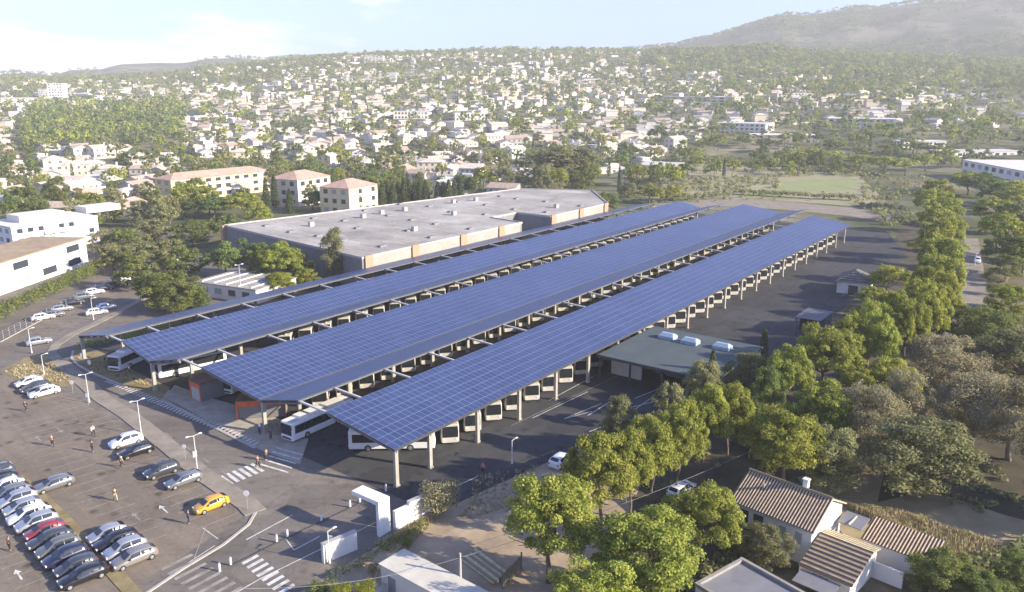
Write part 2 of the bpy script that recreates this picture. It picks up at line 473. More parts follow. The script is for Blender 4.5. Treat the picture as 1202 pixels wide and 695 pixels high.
ground = build_terrain()


def sheet(name, poly, z, m, px=True, kind='structure'):
    P = [g(*p) for p in poly] if px else poly
    n = len(P)
    a = sum(P[i][0] * P[(i + 1) % n][1] - P[(i + 1) % n][0] * P[i][1] for i in range(n))
    if a < 0: P = P[::-1]
    mb = MB(); mb.add([(x, y, z) for x, y in P], [tuple(range(n))])
    return tag(mb.build(name, M[m]), kind=kind)


# asphalt of the road and the entrance, one sheet; everything else lies on it
sheet('road', [(-120, 760), (-120, 400), (0, 312), (60, 290), (240, 300), (330, 330), (420, 420), (640, 500), (620, 548), (590, 562), (540, 590), (470, 640), (400, 668), (320, 715), (260, 760)], .02, 'asphalt')
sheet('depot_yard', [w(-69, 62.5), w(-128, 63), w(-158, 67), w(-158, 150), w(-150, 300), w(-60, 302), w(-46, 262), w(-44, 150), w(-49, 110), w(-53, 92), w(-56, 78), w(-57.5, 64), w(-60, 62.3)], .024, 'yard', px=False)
sheet('car_park', [(-60, 470), (0, 437), (22, 450), (95, 470), (150, 508), (235, 575), (285, 607), (150, 695), (60, 760), (-200, 760)], .026, 'carpark')
sheet('upper_car_park', [(-20, 432), (0, 420), (40, 402), (95, 378), (140, 357), (180, 330), (150, 322), (130, 334), (0, 402), (-60, 432)], .026, 'carpark')
sheet('lane', [(1080, 410), (1150, 410), (1160, 345), (1152, 300), (1148, 280), (1132, 280), (1130, 300), (1122, 340)], .03, 'lane')
sheet('track', [(745, 262), (760, 240), (860, 232), (1000, 244), (1050, 252), (1050, 262), (1000, 254), (930, 247), (860, 242), (800, 248)], .034, 'lane')
sheet('field', [(790, 236), (770, 205), (800, 190), (900, 196), (1000, 198), (1040, 236), (1000, 242), (860, 231)], .03, 'grass_field')
sheet('meadow', [(922, 214), (940, 210), (975, 211), (1000, 209), (1012, 215), (1003, 222), (978, 225), (950, 223), (912, 226), (908, 219)], .042, 'meadow')
sheet('meadow', [(870, 224), (905, 222), (915, 231), (860, 233)], .042, 'meadow')
sheet('shaded_field', [(1030, 590), (1040, 545), (1100, 505), (1260, 470), (1260, 625), (1180, 605), (1090, 575)], .02, 'wood_ground')  # grass in the dark wood-floor colour, tree shade painted into it
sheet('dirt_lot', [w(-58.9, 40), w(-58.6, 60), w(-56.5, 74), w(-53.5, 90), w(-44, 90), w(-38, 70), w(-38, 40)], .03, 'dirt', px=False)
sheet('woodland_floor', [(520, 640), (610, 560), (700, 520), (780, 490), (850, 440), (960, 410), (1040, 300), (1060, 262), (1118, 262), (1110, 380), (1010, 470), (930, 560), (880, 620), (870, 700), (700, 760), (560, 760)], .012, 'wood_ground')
sheet('dry_field', [(935, 560), (1010, 555), (1100, 560), (1260, 560), (1260, 740), (1110, 680), (1000, 640)], .016, 'dry_field')
sheet('forecourt', [(205, 452), (250, 468), (300, 482), (352, 500), (362, 516), (352, 545), (310, 530), (240, 497), (190, 471)], .03, 'pavement')


def strip(pts, width, z0, z1, name, m, px=True, kind='structure'):
    """a strip with a top and kerb faces along a polyline"""
    P = [Vector((*g(*p), 0)) if px else Vector((*p, 0)) for p in pts]
    mb = MB(); n = len(P); L_ = []
    for i in range(n):
        d = (P[min(i + 1, n - 1)] - P[max(i - 1, 0)]).normalized(); nn = Vector((-d.y, d.x, 0)) * width / 2
        L_.append((P[i] + nn, P[i] - nn))
    rings = [[(a.x, a.y, z0), (a.x, a.y, z1), (b.x, b.y, z1), (b.x, b.y, z0)] for a, b in L_]
    mb.loft(rings)
    return tag(mb.build(name, M[m]), kind=kind)


# kerbed pavements
strip([(300, 602), (290, 592), (235, 555), (195, 522), (150, 487), (120, 468), (95, 446), (70, 425)], 2.6, 0, .13, 'pavement', 'walkway')
strip([(300, 602), (292, 616), (262, 640), (215, 668), (160, 705)], .35, 0, .13, 'kerb', 'kerb')
strip([(70, 425), (60, 415), (66, 405), (84, 393), (110, 381), (138, 367), (160, 355), (185, 342)], 1.8, 0, .12, 'pavement', 'walkway')
strip([(86, 412), (84, 421), (92, 429), (104, 436), (125, 445), (149, 455)], .45, 0, .14, 'kerb', 'kerb')
strip([(189, 470), (238, 495), (275, 514), (300, 526)], .5, 0, .13, 'kerb', 'kerb')
sheet('verge', [(88, 412), (86, 421), (104, 435), (149, 454), (190, 468), (200, 455), (150, 432), (125, 416), (105, 408)], .05, 'verge')
sheet('verge', [(0, 436), (18, 446), (70, 455), (92, 452), (66, 425), (57, 414), (30, 420)], .05, 'verge')
strip([(20, 560), (70, 605), (118, 655), (150, 690), (180, 725)], 1.5, 0, .1, 'verge', 'verge')
strip([(0, 402), (60, 370), (130, 334)], .3, 0, .12, 'kerb', 'kerb')
sheet('pavement', [(105, 432), (150, 445), (200, 458), (252, 470), (290, 520), (300, 523), (238, 493), (188, 468), (150, 452)], .032, 'pavement')


# ------------------------------------------------------------------ road paint
paint = MB(); worn = MB()
def line(a, b, wd=.12, z=.04, mb=None, px=True):
    A = Vector((*(g(*a) if px else a), z)); B = Vector((*(g(*b) if px else b), z))
    d = (B - A).normalized(); nn = Vector((-d.y, d.x, 0)) * wd / 2
    (mb or paint).quad(A + nn, A - nn, B - nn, B + nn)
def zebra(a, b, length, bw, n, mb=None, rot=None, z=.041):
    """n bars from a to b (survey marks), each bar running across by length metres"""
    A, B = Vector((*g(*a), 0)), Vector((*g(*b), 0)); d = (B - A).normalized()
    q = Vector((-d.y, d.x, 0)) if rot is None else Vector((math.cos(rot), math.sin(rot), 0))
    for i in range(n):
        c = A.lerp(B, i / (n - 1)); h = d * bw / 2
        p = [c - h - q * length / 2, c + h - q * length / 2, c + h + q * length / 2, c - h + q * length / 2]
        (mb or paint).add([(x.x, x.y, z) for x in p], [(0, 1, 2, 3)])


zebra((258, 567), (302, 549), 3.2, .5, 7, rot=ROWA)
zebra((322, 550), (340, 530), 5.0, .35, 5, rot=ang(*[b - a for a, b in zip(g(310, 528), g(352, 540))]))
zebra((208, 660), (266, 700), 3.6, .5, 8, worn, rot=AV)
zebra((294, 657), (336, 692), 2.0, .5, 8, rot=AV)
# walkway dashes along the depot frontage
zebra((128, 447), (300, 521), 1.5, .38, 46, rot=ang(*[b - a for a, b in zip(g(200, 480), g(215, 474))]), z=.046)
# parking bays, right row
def bays(a, b, pitch, length, side=1, mb=None):
    A, B = Vector((*g(*a), .042)), Vector((*g(*b), .042)); d = (B - A); n = int(d.length / pitch); d.normalize()
    q = Vector((-d.y, d.x, 0)) * side
    for i in range(n + 1):
        p = A + d * pitch * i
        line((p.x, p.y), ((p + q * length).x, (p + q * length).y), .11, .042, mb or worn, px=False)
bays((92, 459), (283, 606), 2.45, 5.0, -1)
bays((15, 500), (150, 655), 2.45, 4.8, 1)
bays((-30, 540), (105, 700), 2.45, 4.8, -1)
bays((8, 405), (140, 335), 2.45, 4.8, -1)
bays((95, 385), (170, 347), 2.45, 4.6, 1)
line((225, 664), (243, 615), .1, .042, worn); line((238, 620), (256, 633), .12); line((215, 665), (252, 641), .12)
line((289, 634), (343, 605), .16); line((345, 646), (375, 630), .14); line((335, 632), (345, 646), .12)
line((305, 680), (448, 610), .14); line((250, 712), (305, 680), .14)
for k in range(6):
    line((150 + 22 * k, 478 + 15 * k), (158 + 22 * k, 484 + 15 * k), .15, .042, worn)
for a, b in (((690, 488), (722, 468)), ((662, 492), (695, 483)), ((664, 491), (706, 474)), ((735, 488), (768, 465)), ((742, 478), (775, 470)), ((745, 468), (770, 458)), ((692, 507), (720, 496)),
             ((625, 491), (690, 460)), ((645, 470), (700, 440))):
    line(a, b, .13)
line((560, 560), (470, 600), .12)
for a, b in (((600, 500), (770, 420)),): line(a, b, .1, .042, worn)
def arrow(px, py, az, s=1.0, mb=None):
    x, y = g(px, py); c, si = math.cos(az), math.sin(az)
    pts = [(-1.2, -.09), (.4, -.09), (.4, -.38), (1.3, 0), (.4, .38), (.4, .09), (-1.2, .09)]
    (mb or paint).add([(x + (a * c - b * si) * s, y + (a * si + b * c) * s, .042) for a, b in pts], [tuple(range(7))])
arrow(22, 675, ROWA, 1.0); arrow(192, 598, ROWA); arrow(160, 607, ROWA, 1, worn); arrow(45, 515, ROWA, 1, worn); arrow(70, 505, ROWA + math.pi, 1, worn)
for k in range(5): line((60 + 8 * k, 390 - 4 * k), (70 + 8 * k, 393 - 4 * k), .12, .042, worn)
tag(paint.build('road_markings', M['paint']), kind='structure')
tag(worn.build('worn_road_markings', M['wornpaint']), kind='structure')


# ------------------------------------------------------------------ solar canopies
def col_vs(v0, v1):
    out = [v0 + .4]; v = 70.7
    while v < v1 - 1: out.append(v); v += 10
    return out


def canopy(label, planes, valley_u, v0, v1, beam_to=None, zc=5.25):
    """planes: list of (u_a, z_a, u_b, z_b); columns stand on the valley line"""
    t = thing('solar_canopy', label, 'solar canopy', (*w(valley_u, v0), 0), AU, 'solar canopies over the parked buses')
    L = v1 - v0                                    # local x = u - valley_u ; local y = v - v0 (U then V is right handed)
    for ua, za, ub, zb in planes:
        a, b = ua - valley_u, ub - valley_u
        wid = math.hypot(b - a, zb - za); tilt = math.atan2(zb - za, b - a)
        mb = MB(); mb.add([(0, 0, 0), (wid, 0, 0), (wid, L, 0), (0, L, 0)], [(0, 1, 2, 3)], 0)
        mb.add([(0, 0, 0), (wid, 0, 0), (wid, L, 0), (0, L, 0), (0, 0, -.16), (wid, 0, -.16), (wid, L, -.16), (0, L, -.16)],
               [(7, 6, 5, 4), (0, 4, 5, 1), (1, 5, 6, 2), (2, 6, 7, 3), (3, 7, 4, 0)], 1)
        p = mb.build('panel_array', [M['solar'], M['rimsteel']], t)
        p.location = (a, 0, za); p.rotation_euler = (0, -tilt, 0)
        pu = MB()
        k = int(wid / 2.6)
        for i in range(k + 1):
            q = .3 + (wid - .6) * i / k
            x = a + q * math.cos(tilt); z = za + q * math.sin(tilt) - .3
            pu.box((x, L / 2, z), (.12, L - .3, .22))
        pu.build('purlin', M['edgesteel'], t)['kind'] = 'stuff'
    vs = col_vs(v0, v1)
    for v in vs:
        y = v - v0
        mb = MB(); mb.box((0, y, zc / 2 - .1), (.42, .55, zc - .2)); mb.box((0, y, .12), (.6, .72, .24))
        mb.build('column', M['beamsteel'], t)
        for ua, za, ub, zb in planes:
            a, b = ua - valley_u, ub - valley_u
            mb = MB(); dz = -.42
            mb.slab((a, y - .13, za + dz), (b, y - .13, zb + dz), (b, y + .13, zb + dz), (a, y + .13, za + dz), .3)
            mb.build('rafter', M['edgesteel'], t)
    if beam_to:
        x0, z0, x1, z1 = beam_to
        for v in vs:
            y = v - v0; mb = MB()
            mb.slab((x0 - valley_u - .3, y - .16, z0 - .22), (x1 - valley_u + .3, y - .16, z1 - .22), (x1 - valley_u + .3, y + .16, z1 - .22), (x0 - valley_u - .3, y + .16, z0 - .22), .24)
            mb.build('tie_beam', M['tiesteel'], t)
    mb = MB()
    gz = min(min(p[1], p[3]) for p in planes)
    mb.box((0.02, L / 2, gz - .28), (.5, L - .1, .2)); mb.build('gutter', M['rimsteel'], t)
    return t


canopy('solar canopy with one wide bright blue slope beside the shaded yard', [(-79.3, 7.2, -66.5, 5.35)], -66.75, 64, 277, (-85.1, 7.4, -79.3, 7.2))
canopy('broadest solar canopy, blue slope and dark slope folded along a valley, second from the yard', [(-108.7, 7.2, -94.0, 5.35), (-93.6, 5.35, -85.1, 7.4)], -93.8, 64, 290, (-114.2, 7.45, -108.7, 7.2))
canopy('solar canopy with a folded valley, second from the grey hall', [(-131.7, 7.2, -123.2, 5.35), (-122.8, 5.35, -114.2, 7.45)], -123.0, 63.4, 284, (-136.2, 7.4, -131.7, 7.2))
canopy('narrow solar canopy slope along the planted edge next to the grey hall', [(-146.6, 5.35, -136.2, 7.4)], -146.4, 63, 274)


# ------------------------------------------------------------------ vehicles
def rrect(hw, z0, z1, r=.18, x=0, lean=0):
    pts = []
    for cx_, cz_, a0 in ((hw - r, z0 + r * .5, -90), (hw - r, z1 - r, 0), (-hw + r, z1 - r, 90), (-hw + r, z0 + r * .5, 180)):
        for k in range(4):
            a = R(a0 + 30 * k); rr = r if cz_ > (z0 + z1) / 2 else r * .5
            pts.append((x + lean * 0, cx_ + r * math.cos(a), cz_ + rr * math.sin(a)))
    return pts


def wheel(parent, x, y, rad, wd, full=True):
    mb = MB(); mb.tube((x, y - wd / 2, rad), (x, y + wd / 2, rad), rad, n=18)
    o = mb.build('wheel', M['tyre'], parent)
    s = 1 if y > 0 else -1
    if full:
        mb = MB(); mb.tube((x, y + s * (wd / 2 - .02), rad), (x, y + s * (wd / 2 + .015), rad), rad * .62, n=14)
        mb.tube((x, y + s * (wd / 2), rad), (x, y + s * (wd / 2 + .05), rad), rad * .22, n=10)
        mb.build('rim', M['rim'], o)
    return o


def make_bus(full=True):
    """front at local +X end, origin at the middle of the front bumper on the ground"""
    t = thing('city_bus', 'white bus', 'bus')
    L, hw, z0, z1 = 12.0, 1.275, .32, 3.05
    mb = MB(); rings = []
    for x, k, dz in ((-L, .93, .1), (-L + .12, .99, .03), (-L + .5, 1, 0), (-L / 2, 1, 0), (-.55, 1, 0), (-.18, .985, .02), (-.02, .9, .12)):
        rings.append([(p[0], p[1] * k, p[2] if p[2] < 1.2 else p[2] - dz) for p in rrect(hw, z0, z1, .2, x)])
    mb.loft(rings); mb.build('body', M['white' if full else 'busshaded'], t, smooth=False)
    mb = MB(); mb.loft([[(-.03, y * .9, z) for y, z in ((-1.18, 1.12), (1.18, 1.12), (1.2, 1.9), (1.15, 2.78), (-1.15, 2.78), (-1.2, 1.9))],
                        [(.03, y * .97, z) for y, z in ((-1.16, 1.14), (1.16, 1.14), (1.18, 1.9), (1.1, 2.7), (-1.1, 2.7), (-1.18, 1.9))]])
    mb.build('windscreen', M['glass'], t)
    if full:
        mb = MB(); mb.box((.04, 0, 2.55), (.03, 1.7, .26)); mb.build('destination_display', M['black'], t)
    for s in (-1, 1):
        mb = MB(); n = 7; xs = [-.75 - (L - 1.35) * i / n for i in range(n + 1)]
        for i in range(n):
            mb.box(((xs[i] + xs[i + 1]) / 2, s * (hw + .002), 1.95), (abs(xs[i + 1] - xs[i]) - .07, .03, 1.18))
        if full:
            for i in range(n):
                mb2 = MB(); mb2.box(((xs[i] + xs[i + 1]) / 2, s * (hw + .002), 1.95), (abs(xs[i + 1] - xs[i]) - .07, .03, 1.18)); mb2.build('side_window', M['glass'], t)
            mb3 = MB(); mb3.box((-L / 2, s * (hw - .004), 1.95), (L - 1.1, .03, 1.24)); mb3.build('window_surround', M['black'], t)
        else:
            mb.build('side_window', M['glass'], t)
        mb = MB(); mb.box((.0, s * .92, .82), (.08, .36, .2)); mb.build('headlight', M['lamp_glass'], t)
        if full:
            mb = MB(); mb.tube((-.1, s * 1.2, 2.75), (.28, s * 1.42, 2.7), .03, n=6); mb.box((.3, s * 1.44, 2.45), (.1, .2, .45)); mb.build('mirror', M['black'], t)
        for x in (-2.7, -8.6): wheel(t, x, s * (hw - .13), .48, .3, full)
    if full:
        for x in (-1.3, -5.6, -9.2):
            mb = MB(); mb.box((x, -hw - .004, 1.55), (1.15, .034, 2.2)); mb.build('door', M['busdoor'], t)
    mb = MB()
    mb.box((-4.0, 0, z1 + .13), (4.2, 1.9, .3), taper=.93); mb.build('roof_unit', M['white'], t)
    mb = MB(); mb.box((-8.7, 0, z1 + .12), (3.4, 1.9, .28), taper=.92); mb.build('roof_unit', M['offwhite'], t)
    if full:
        mb = MB(); mb.box((0.0, 0, .62), (.06, 2.0, .3)); mb.build('bumper', M['darksteel'], t)
        mb = MB(); mb.box((-L - .01, 0, 2.1), (.04, 2.0, .9)); mb.build('rear_window', M['glass'], t)
    return t


busF = make_bus(True); busP = make_bus(False)
HB = ang(math.sin(R(170)), math.cos(R(170)))
GB = 'white buses parked under the solar canopies'
def bus_at(px, py, az, label, first=False):
    place(busF, first, (*g(px, py), .03), ang(math.sin(R(az)), math.cos(R(az))), label, None)
bus_at(337, 519, 217 - 2, 'white bus with dark windscreen pulling out towards the road past the red glazed shelter', True)
bus_at(411, 526, 268, 'white bus standing broadside across the end of the yard-side canopy')
bus_at(184.5, 444.5, 229, 'white bus with dark side windows showing side-on behind the orange kiosk')
bus_at(265.5, 464, 200, 'white bus facing the forecourt between the orange kiosk and the red shelter')
bus_at(134, 437, 195, 'grey-white bus in deep shade beside the yellow-green hedge')
k = 0; first = True
for rowname, u, v0, v1 in (('the yard-side slope', -69.3, 77.7, 272), ('the broadest canopy', -94.6, 75.3, 284), ('the canopy nearer the hall', -122.9, 90.3, 276)):
    v = v0; i = 1
    while v < v1:
        if not (rowname.startswith('yard') and False):
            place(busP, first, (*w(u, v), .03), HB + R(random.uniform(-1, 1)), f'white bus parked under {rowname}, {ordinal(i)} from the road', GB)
            first = False
        v += 5; i += 1


def carcoat(name, c, metal=.2):
    m = mat(name, c, .28, metal, var=.06, scale=2, spec=.5); m.node_tree.nodes['Principled BSDF'].inputs['Coat Weight'].default_value = .6; return m


PAINTS = {'white': carcoat('white_paint', (.74, .74, .73), 0), 'black': carcoat('black_paint', (.015, .016, .02)), 'dark grey': carcoat('dark_grey_paint', (.055, .06, .068)),
          'silver': carcoat('silver_paint', (.42, .43, .44), .5), 'grey': carcoat('grey_paint', (.2, .21, .22), .4), 'red': carcoat('red_paint', (.28, .035, .04), .1),
          'olive grey': carcoat('olive_paint', (.16, .165, .14), .3), 'navy': carcoat('navy_paint', (.02, .025, .06)), 'orange-yellow': carcoat('yellow_paint', (.75, .36, .03), 0),
          'taupe': carcoat('taupe_paint', (.27, .25, .22), .3)}


def make_car(kind):
    """x forward, origin at centre on the ground"""
    t = thing('parked_car', 'car', 'car')
    L, hw, H = {'hatchback': (4.1, .87, 1.48), 'estate': (4.6, .9, 1.5), 'suv': (4.4, .92, 1.66)}[kind]
    h = L / 2; zb = 1.02 if kind == 'suv' else .93
    # x, half width low, belt z, roof z, roof half width
    tail = {'hatchback': [(-h, .86, .78, .80, .74), (-h + .1, .95, zb, zb + .18, .74), (-h + .72, 1, zb + .02, H - .09, .64)],
            'estate': [(-h, .86, .74, .78, .76), (-h + .08, .95, zb, zb + .12, .76), (-h + .62, 1, zb + .02, H - .1, .65)],
            'suv': [(-h, .88, .85, .88, .78), (-h + .08, .96, zb, zb + .2, .78), (-h + .6, 1, zb + .02, H - .1, .68)]}[kind]
    st = tail + [(-.5, 1, zb, H, .65), (.15, 1, zb - .02, H - .03, .64), (.45, 1, zb - .02, H - .15, .63), (1.2, 1, zb - .05, zb + .03, .74), (h - .6, .98, zb - .12, zb - .06, .74), (h - .2, .9, .7, .76, .68), (h, .74, .52, .6, .58)]
    rings = []
    for x, k, belt, roof, rw in st:
        w_ = hw * k; rw_ = rw if roof > belt + .1 else min(rw, w_ * .85)
        half = [(w_ * .88, .2), (w_, .42), (w_ * .99, belt - .1), (w_ * .94, belt), (rw_, roof - .06), (rw_ * .82, roof)]
        rings.append([(x, y, z) for y, z in half] + [(x, -y, z) for y, z in half[::-1]])
    mb = MB(); mb.loft(rings); body = mb.build('body', PAINTS['white'], t, smooth=True)
    # glass panes lying a centimetre off the cabin faces
    def pt(s, i, a):   # station interpolation on the cabin side between belt (0) and roof edge (1)
        x, k, belt, roof, rw = st[i]; y0, z0 = hw * k * .94, belt; y1, z1 = rw, roof - .06
        return Vector((x, s * (lerp(y0, y1, a) + .012), lerp(z0, z1, a) + .004))
    i0, i1 = 2, len(st) - 5
    for s in (-1, 1):
        lo = [pt(s, i, .1) for i in range(i0, i1 + 1)]; hi = [pt(s, i, .92) for i in range(i0, i1 + 1)]
        lo.append(pt(s, i1, .1).lerp(Vector((st[i1 + 1][0], s * (hw * .94), st[i1 + 1][2] + .03)), .6))
        hi.append(hi[-1].lerp(lo[-1], .5))
        mid = 1
        for a, b in ((0, 1), (1, len(lo) - 1)):
            mb = MB()
            for i in range(a, b):
                e0 = .04 if i == a else 0; e1 = .04 if i == b - 1 else 0
                A, B = lo[i].lerp(lo[i + 1], e0), lo[i].lerp(lo[i + 1], 1 - e1); C, D = hi[i].lerp(hi[i + 1], 1 - e1), hi[i].lerp(hi[i + 1], e0)
                mb.quad(A, B, C, D) if s < 0 else mb.quad(D, C, B, A)
            mb.build('side_window', M['glass'], t)
    def scr(i, j, name, e=.08):
        a, b = st[i], st[j]
        ya, yb = min(a[4], hw * .8) * .8, min(b[4], hw * .8) * .86
        za, zb_ = a[3] + .012, b[3] + .012
        A, B = Vector((a[0], ya, za)), Vector((b[0], yb, zb_)); A2, B2 = Vector((a[0], -ya, za)), Vector((b[0], -yb, zb_))
        up = Vector((.012 if j > i and a[0] > 0 else -.012, 0, .006))
        q = [A.lerp(B, e) + up, A2.lerp(B2, e) + up, A2.lerp(B2, 1 - e) + up, A.lerp(B, 1 - e) + up]
        if (q[1] - q[0]).cross(q[3] - q[0]).z < 0: q = q[::-1]
        mb = MB(); mb.quad(*q); mb.build(name, M['glass'], t)
    n = len(st)
    scr(n - 5, n - 4, 'windscreen'); scr(1, 2, 'rear_window')
    for s in (-1, 1):
        mb = MB(); mb.box((h - .16, s * hw * .68, .64), (.2, .3, .14)); mb.build('headlight', M['lamp_glass'], t)
        mb = MB(); mb.box((-h + .06, s * hw * .74, .82), (.14, .22, .2)); mb.build('tail_light', M['tail'], t)
        mb = MB(); mb.box((.72, s * (hw + .08), zb + .06), (.14, .18, .12)); mb.build('mirror', M['black'], t)
        for x in (-h + .78, h - .82): wheel(t, x, s * (hw - .08), .32, .2)
    return t


CARS = {k: make_car(k) for k in ('hatchback', 'estate', 'suv')}
used = set()
def car(px, py, kind, paint_, label, rz, group='cars in the car parks'):
    o = place(CARS[kind], kind not in used, (*g(px, py), .03), rz, label, group); used.add(kind)
    for ch in o.children:
        if ch.name.split('.')[0] == 'body':
            ch.material_slots[0].link = 'OBJECT'; ch.material_slots[0].material = PAINTS[paint_]
    return o


NB, SB = ROWB, ROWB + math.pi
# packed row on the lower edge: twelve cars and more towards the frame edge
PACK = [('dark grey', 'suv'), ('black', 'hatchback'), ('white', 'hatchback'), ('grey', 'estate'), ('silver', 'suv'), ('silver', 'hatchback'), ('white', 'estate'), ('silver', 'suv'), ('red', 'hatchback'),
        ('dark grey', 'estate'), ('olive grey', 'suv'), ('navy', 'suv'), ('dark grey', 'hatchback'), ('black', 'estate')]
A = Vector(g(-6, 560)); B = Vector(g(98, 682))
for i, (c, kd) in enumerate(PACK):
    p = A.lerp(B, i / (len(PACK) - 1)); x, y = proj(p.x, p.y, 0)
    car(x + random.uniform(-1.5, 1.5), y, kd, c, ('red hatchback, the only red car in the packed row along the brown verge' if c == 'red' else
        f'{c} {kd}, {ordinal(i + 1)} car from the far end of the packed row along the verge'), SB + R(random.uniform(-1.5, 1.5)), 'cars packed along the verge')
car(64, 573, 'estate', 'grey', 'grey estate car parked alone in the middle bays beside the verge', SB)
for i, (x, y, c, kd, l) in enumerate(((126, 632, 'silver', 'hatchback', 'silver hatchback, top of the group of four in the middle bays'), (136, 640, 'black', 'estate', 'black estate car, second of the group of four in the middle bays'),
                         (147, 650, 'silver', 'suv', 'silver off-roader, third of the group of four in the middle bays'), (158, 660, 'taupe', 'estate', 'taupe estate car, bottom of the group of four in the middle bays'))):
    car(x, y, kd, c, l, SB)
car(148, 522, 'suv', 'white', 'white car with its shadow behind, in the kerbside bays beside a near-black car', SB)
car(160, 534, 'estate', 'black', 'near-black estate car beside the white car in the kerbside bays', SB)
car(190, 557, 'suv', 'dark grey', 'dark grey off-roader with chrome trim, next to the grey car in the kerbside bays', SB)
car(216, 568, 'estate', 'grey', 'grey car with bright side trim by the double street lamp', SB)
car(248, 597, 'hatchback', 'orange-yellow', 'orange-yellow hatchback, the only yellow car, in the last kerbside bay', SB)
car(34, 452, 'hatchback', 'white', 'white hatchback, uppermost of three cars at the head of the kerbside bays', SB)
car(42, 459, 'suv', 'dark grey', 'dark grey car between two white ones at the head of the kerbside bays', SB)
car(52, 464, 'estate', 'white', 'white estate car, lowest of three at the head of the kerbside bays', SB)
UP = ang(*[b - a for a, b in zip(g(60, 378), g(75, 376))])
UPB = ROWB - R(20)
for x, y, c, kd, l in ((51, 375, 'white', 'estate', 'white estate car, first along the wire fence in the upper car park'), (64, 372, 'grey', 'hatchback', 'grey hatchback behind the first white car by the wire fence'),
                       (73, 365, 'silver', 'estate', 'silver estate car third along the wire fence of the upper car park'), (86, 358, 'black', 'estate', 'black car alone in the middle of the wire-fence row'),
                       (99, 351, 'grey', 'suv', 'grey off-roader behind the black car along the wire fence'), (111, 345, 'white', 'estate', 'white car near the far end of the wire-fence row'),
                       (122, 341, 'navy', 'estate', 'navy car next to the far white one by the wire fence'), (134, 337, 'dark grey', 'suv', 'dark car under the trees at the end of the wire-fence row'),
                       (152, 329, 'white', 'estate', 'white car in front of the small white hut among trees'),
                       (46, 404, 'silver', 'estate', 'silver estate car alone at the lower edge of the upper car park'),
                       (114, 369, 'white', 'estate', 'white estate car, lower of a pair beside the upper car park lamp'), (125, 363, 'white', 'hatchback', 'white hatchback, upper of a pair beside the upper car park lamp')):
    car(x, y, kd, c, l, ROWB + R(random.uniform(-2, 2)) + R(-6), 'cars in the upper car park')
car(1147, 308, 'suv', 'white', 'white car driving on the sandy lane between the pines', ang(*[a - b for a, b in zip(g(1142, 330), g(1147, 290))]), None)
car(800, 579, 'estate', 'white', 'white car half hidden under pines by the wire cable', ROWB, None)
car(660, 545, 'suv', 'white', 'white car tucked behind the pines at the yard edge', AV, None)


# ------------------------------------------------------------------ people
def skin_mesh(joints, edges, sub=1):
    me = bpy.data.meshes.new('tmp'); me.from_pydata([j[:3] for j in joints], edges, [])
    o = bpy.data.objects.new('tmp', me); col.objects.link(o)
    md = o.modifiers.new('s', 'SKIN'); sd = o.modifiers.new('d', 'SUBSURF'); sd.levels = sub; sd.render_levels = sub
    for i, j in enumerate(joints):
        sv = me.skin_vertices[0].data[i]; sv.radius = (j[3], j[4] if len(j) > 4 else j[3]); sv.use_root = (i == 0)
    dg = bpy.context.evaluated_depsgraph_get(); r = bpy.data.meshes.new_from_object(o.evaluated_get(dg))
    bpy.data.objects.remove(o); bpy.data.meshes.remove(me)
    r.polygons.foreach_set('use_smooth', [True] * len(r.polygons))
    return r


def make_person(stride):
    s = stride
    J = [(0, 0, .95, .14, .11), (0, 0, 1.15, .13, .1), (0, 0, 1.4, .17, .11), (0, 0, 1.5, .06), (.015, 0, 1.6, .085), (.02, 0, 1.68, .1), (0.01, 0, 1.75, .075)]
    E_ = [(0, 1), (1, 2), (2, 3), (3, 4), (4, 5), (5, 6)]
    for sd in (-1, 1):
        k = sd * s; b = len(J)
        J += [(k * .02, sd * .1, .88, .095), (k * .16, sd * .11, .5, .065), (k * .3 - (.1 if k < 0 else 0), sd * .11, .1 + (.06 if k < 0 else 0), .045), (k * .3 + .14, sd * .12, .045, .04)]
        E_ += [(0, b), (b, b + 1), (b + 1, b + 2), (b + 2, b + 3)]
        a = len(J)
        J += [(0, sd * .2, 1.42, .06), (-k * .1, sd * .25, 1.14, .045), (-k * .25 + .06, sd * .24, .9, .035), (-k * .28 + .08, sd * .235, .82, .03)]
        E_ += [(2, a), (a, a + 1), (a + 1, a + 2), (a + 2, a + 3)]
    t = thing('person', 'person', 'person')
    def mesh_child(name, jj, ee, m, sub=1):
        me = skin_mesh(jj, ee, sub); me.name = name; me.materials.append(m)
        o = bpy.data.objects.new(name, me); col.objects.link(o); o.parent = t; return o
    mesh_child('body', J, E_, M['skin'])
    g_ = 1.22
    top = [(0, 0, .98, .15, .13), (0, 0, 1.15, .15, .13), (0, 0, 1.4, .185, .135)]; te = [(0, 1), (1, 2)]
    for n_ in (11, 19) if False else ():
        pass
    legs = [(0, 0, .96, .155, .13)]; le = []
    shoes = []
    for i, sd in enumerate((-1, 1)):
        b = 7 + i * 8
        n0 = len(legs); legs += [(*J[b][:3], .115), (*J[b + 1][:3], .085), (*J[b + 2][:3], .065)]; le += [(0, n0), (n0, n0 + 1), (n0 + 1, n0 + 2)]
        a = b + 4; n1 = len(top); top += [(*J[a][:3], .082), (*J[a + 1][:3], .065), (*J[a + 2][:3], .05)]; te += [(2, n1), (n1, n1 + 1), (n1 + 1, n1 + 2)]
    mesh_child('jacket', top, te, M['black']); mesh_child('trousers', legs, le, M['black'])
    for i in (0, 1):
        b = 7 + i * 8; x, y, z = J[b + 2][:3]
        mesh_child('shoe', [(x - .04, y, z - .03, .06), (x + .16, y * 1.03, .05, .055)], [(0, 1)], M['black'])
    mesh_child('hair', [(-.035, 0, 1.64, .085), (-.015, 0, 1.73, .1), (.005, 0, 1.775, .082)], [(0, 1), (1, 2)], M['hair'])
    return t


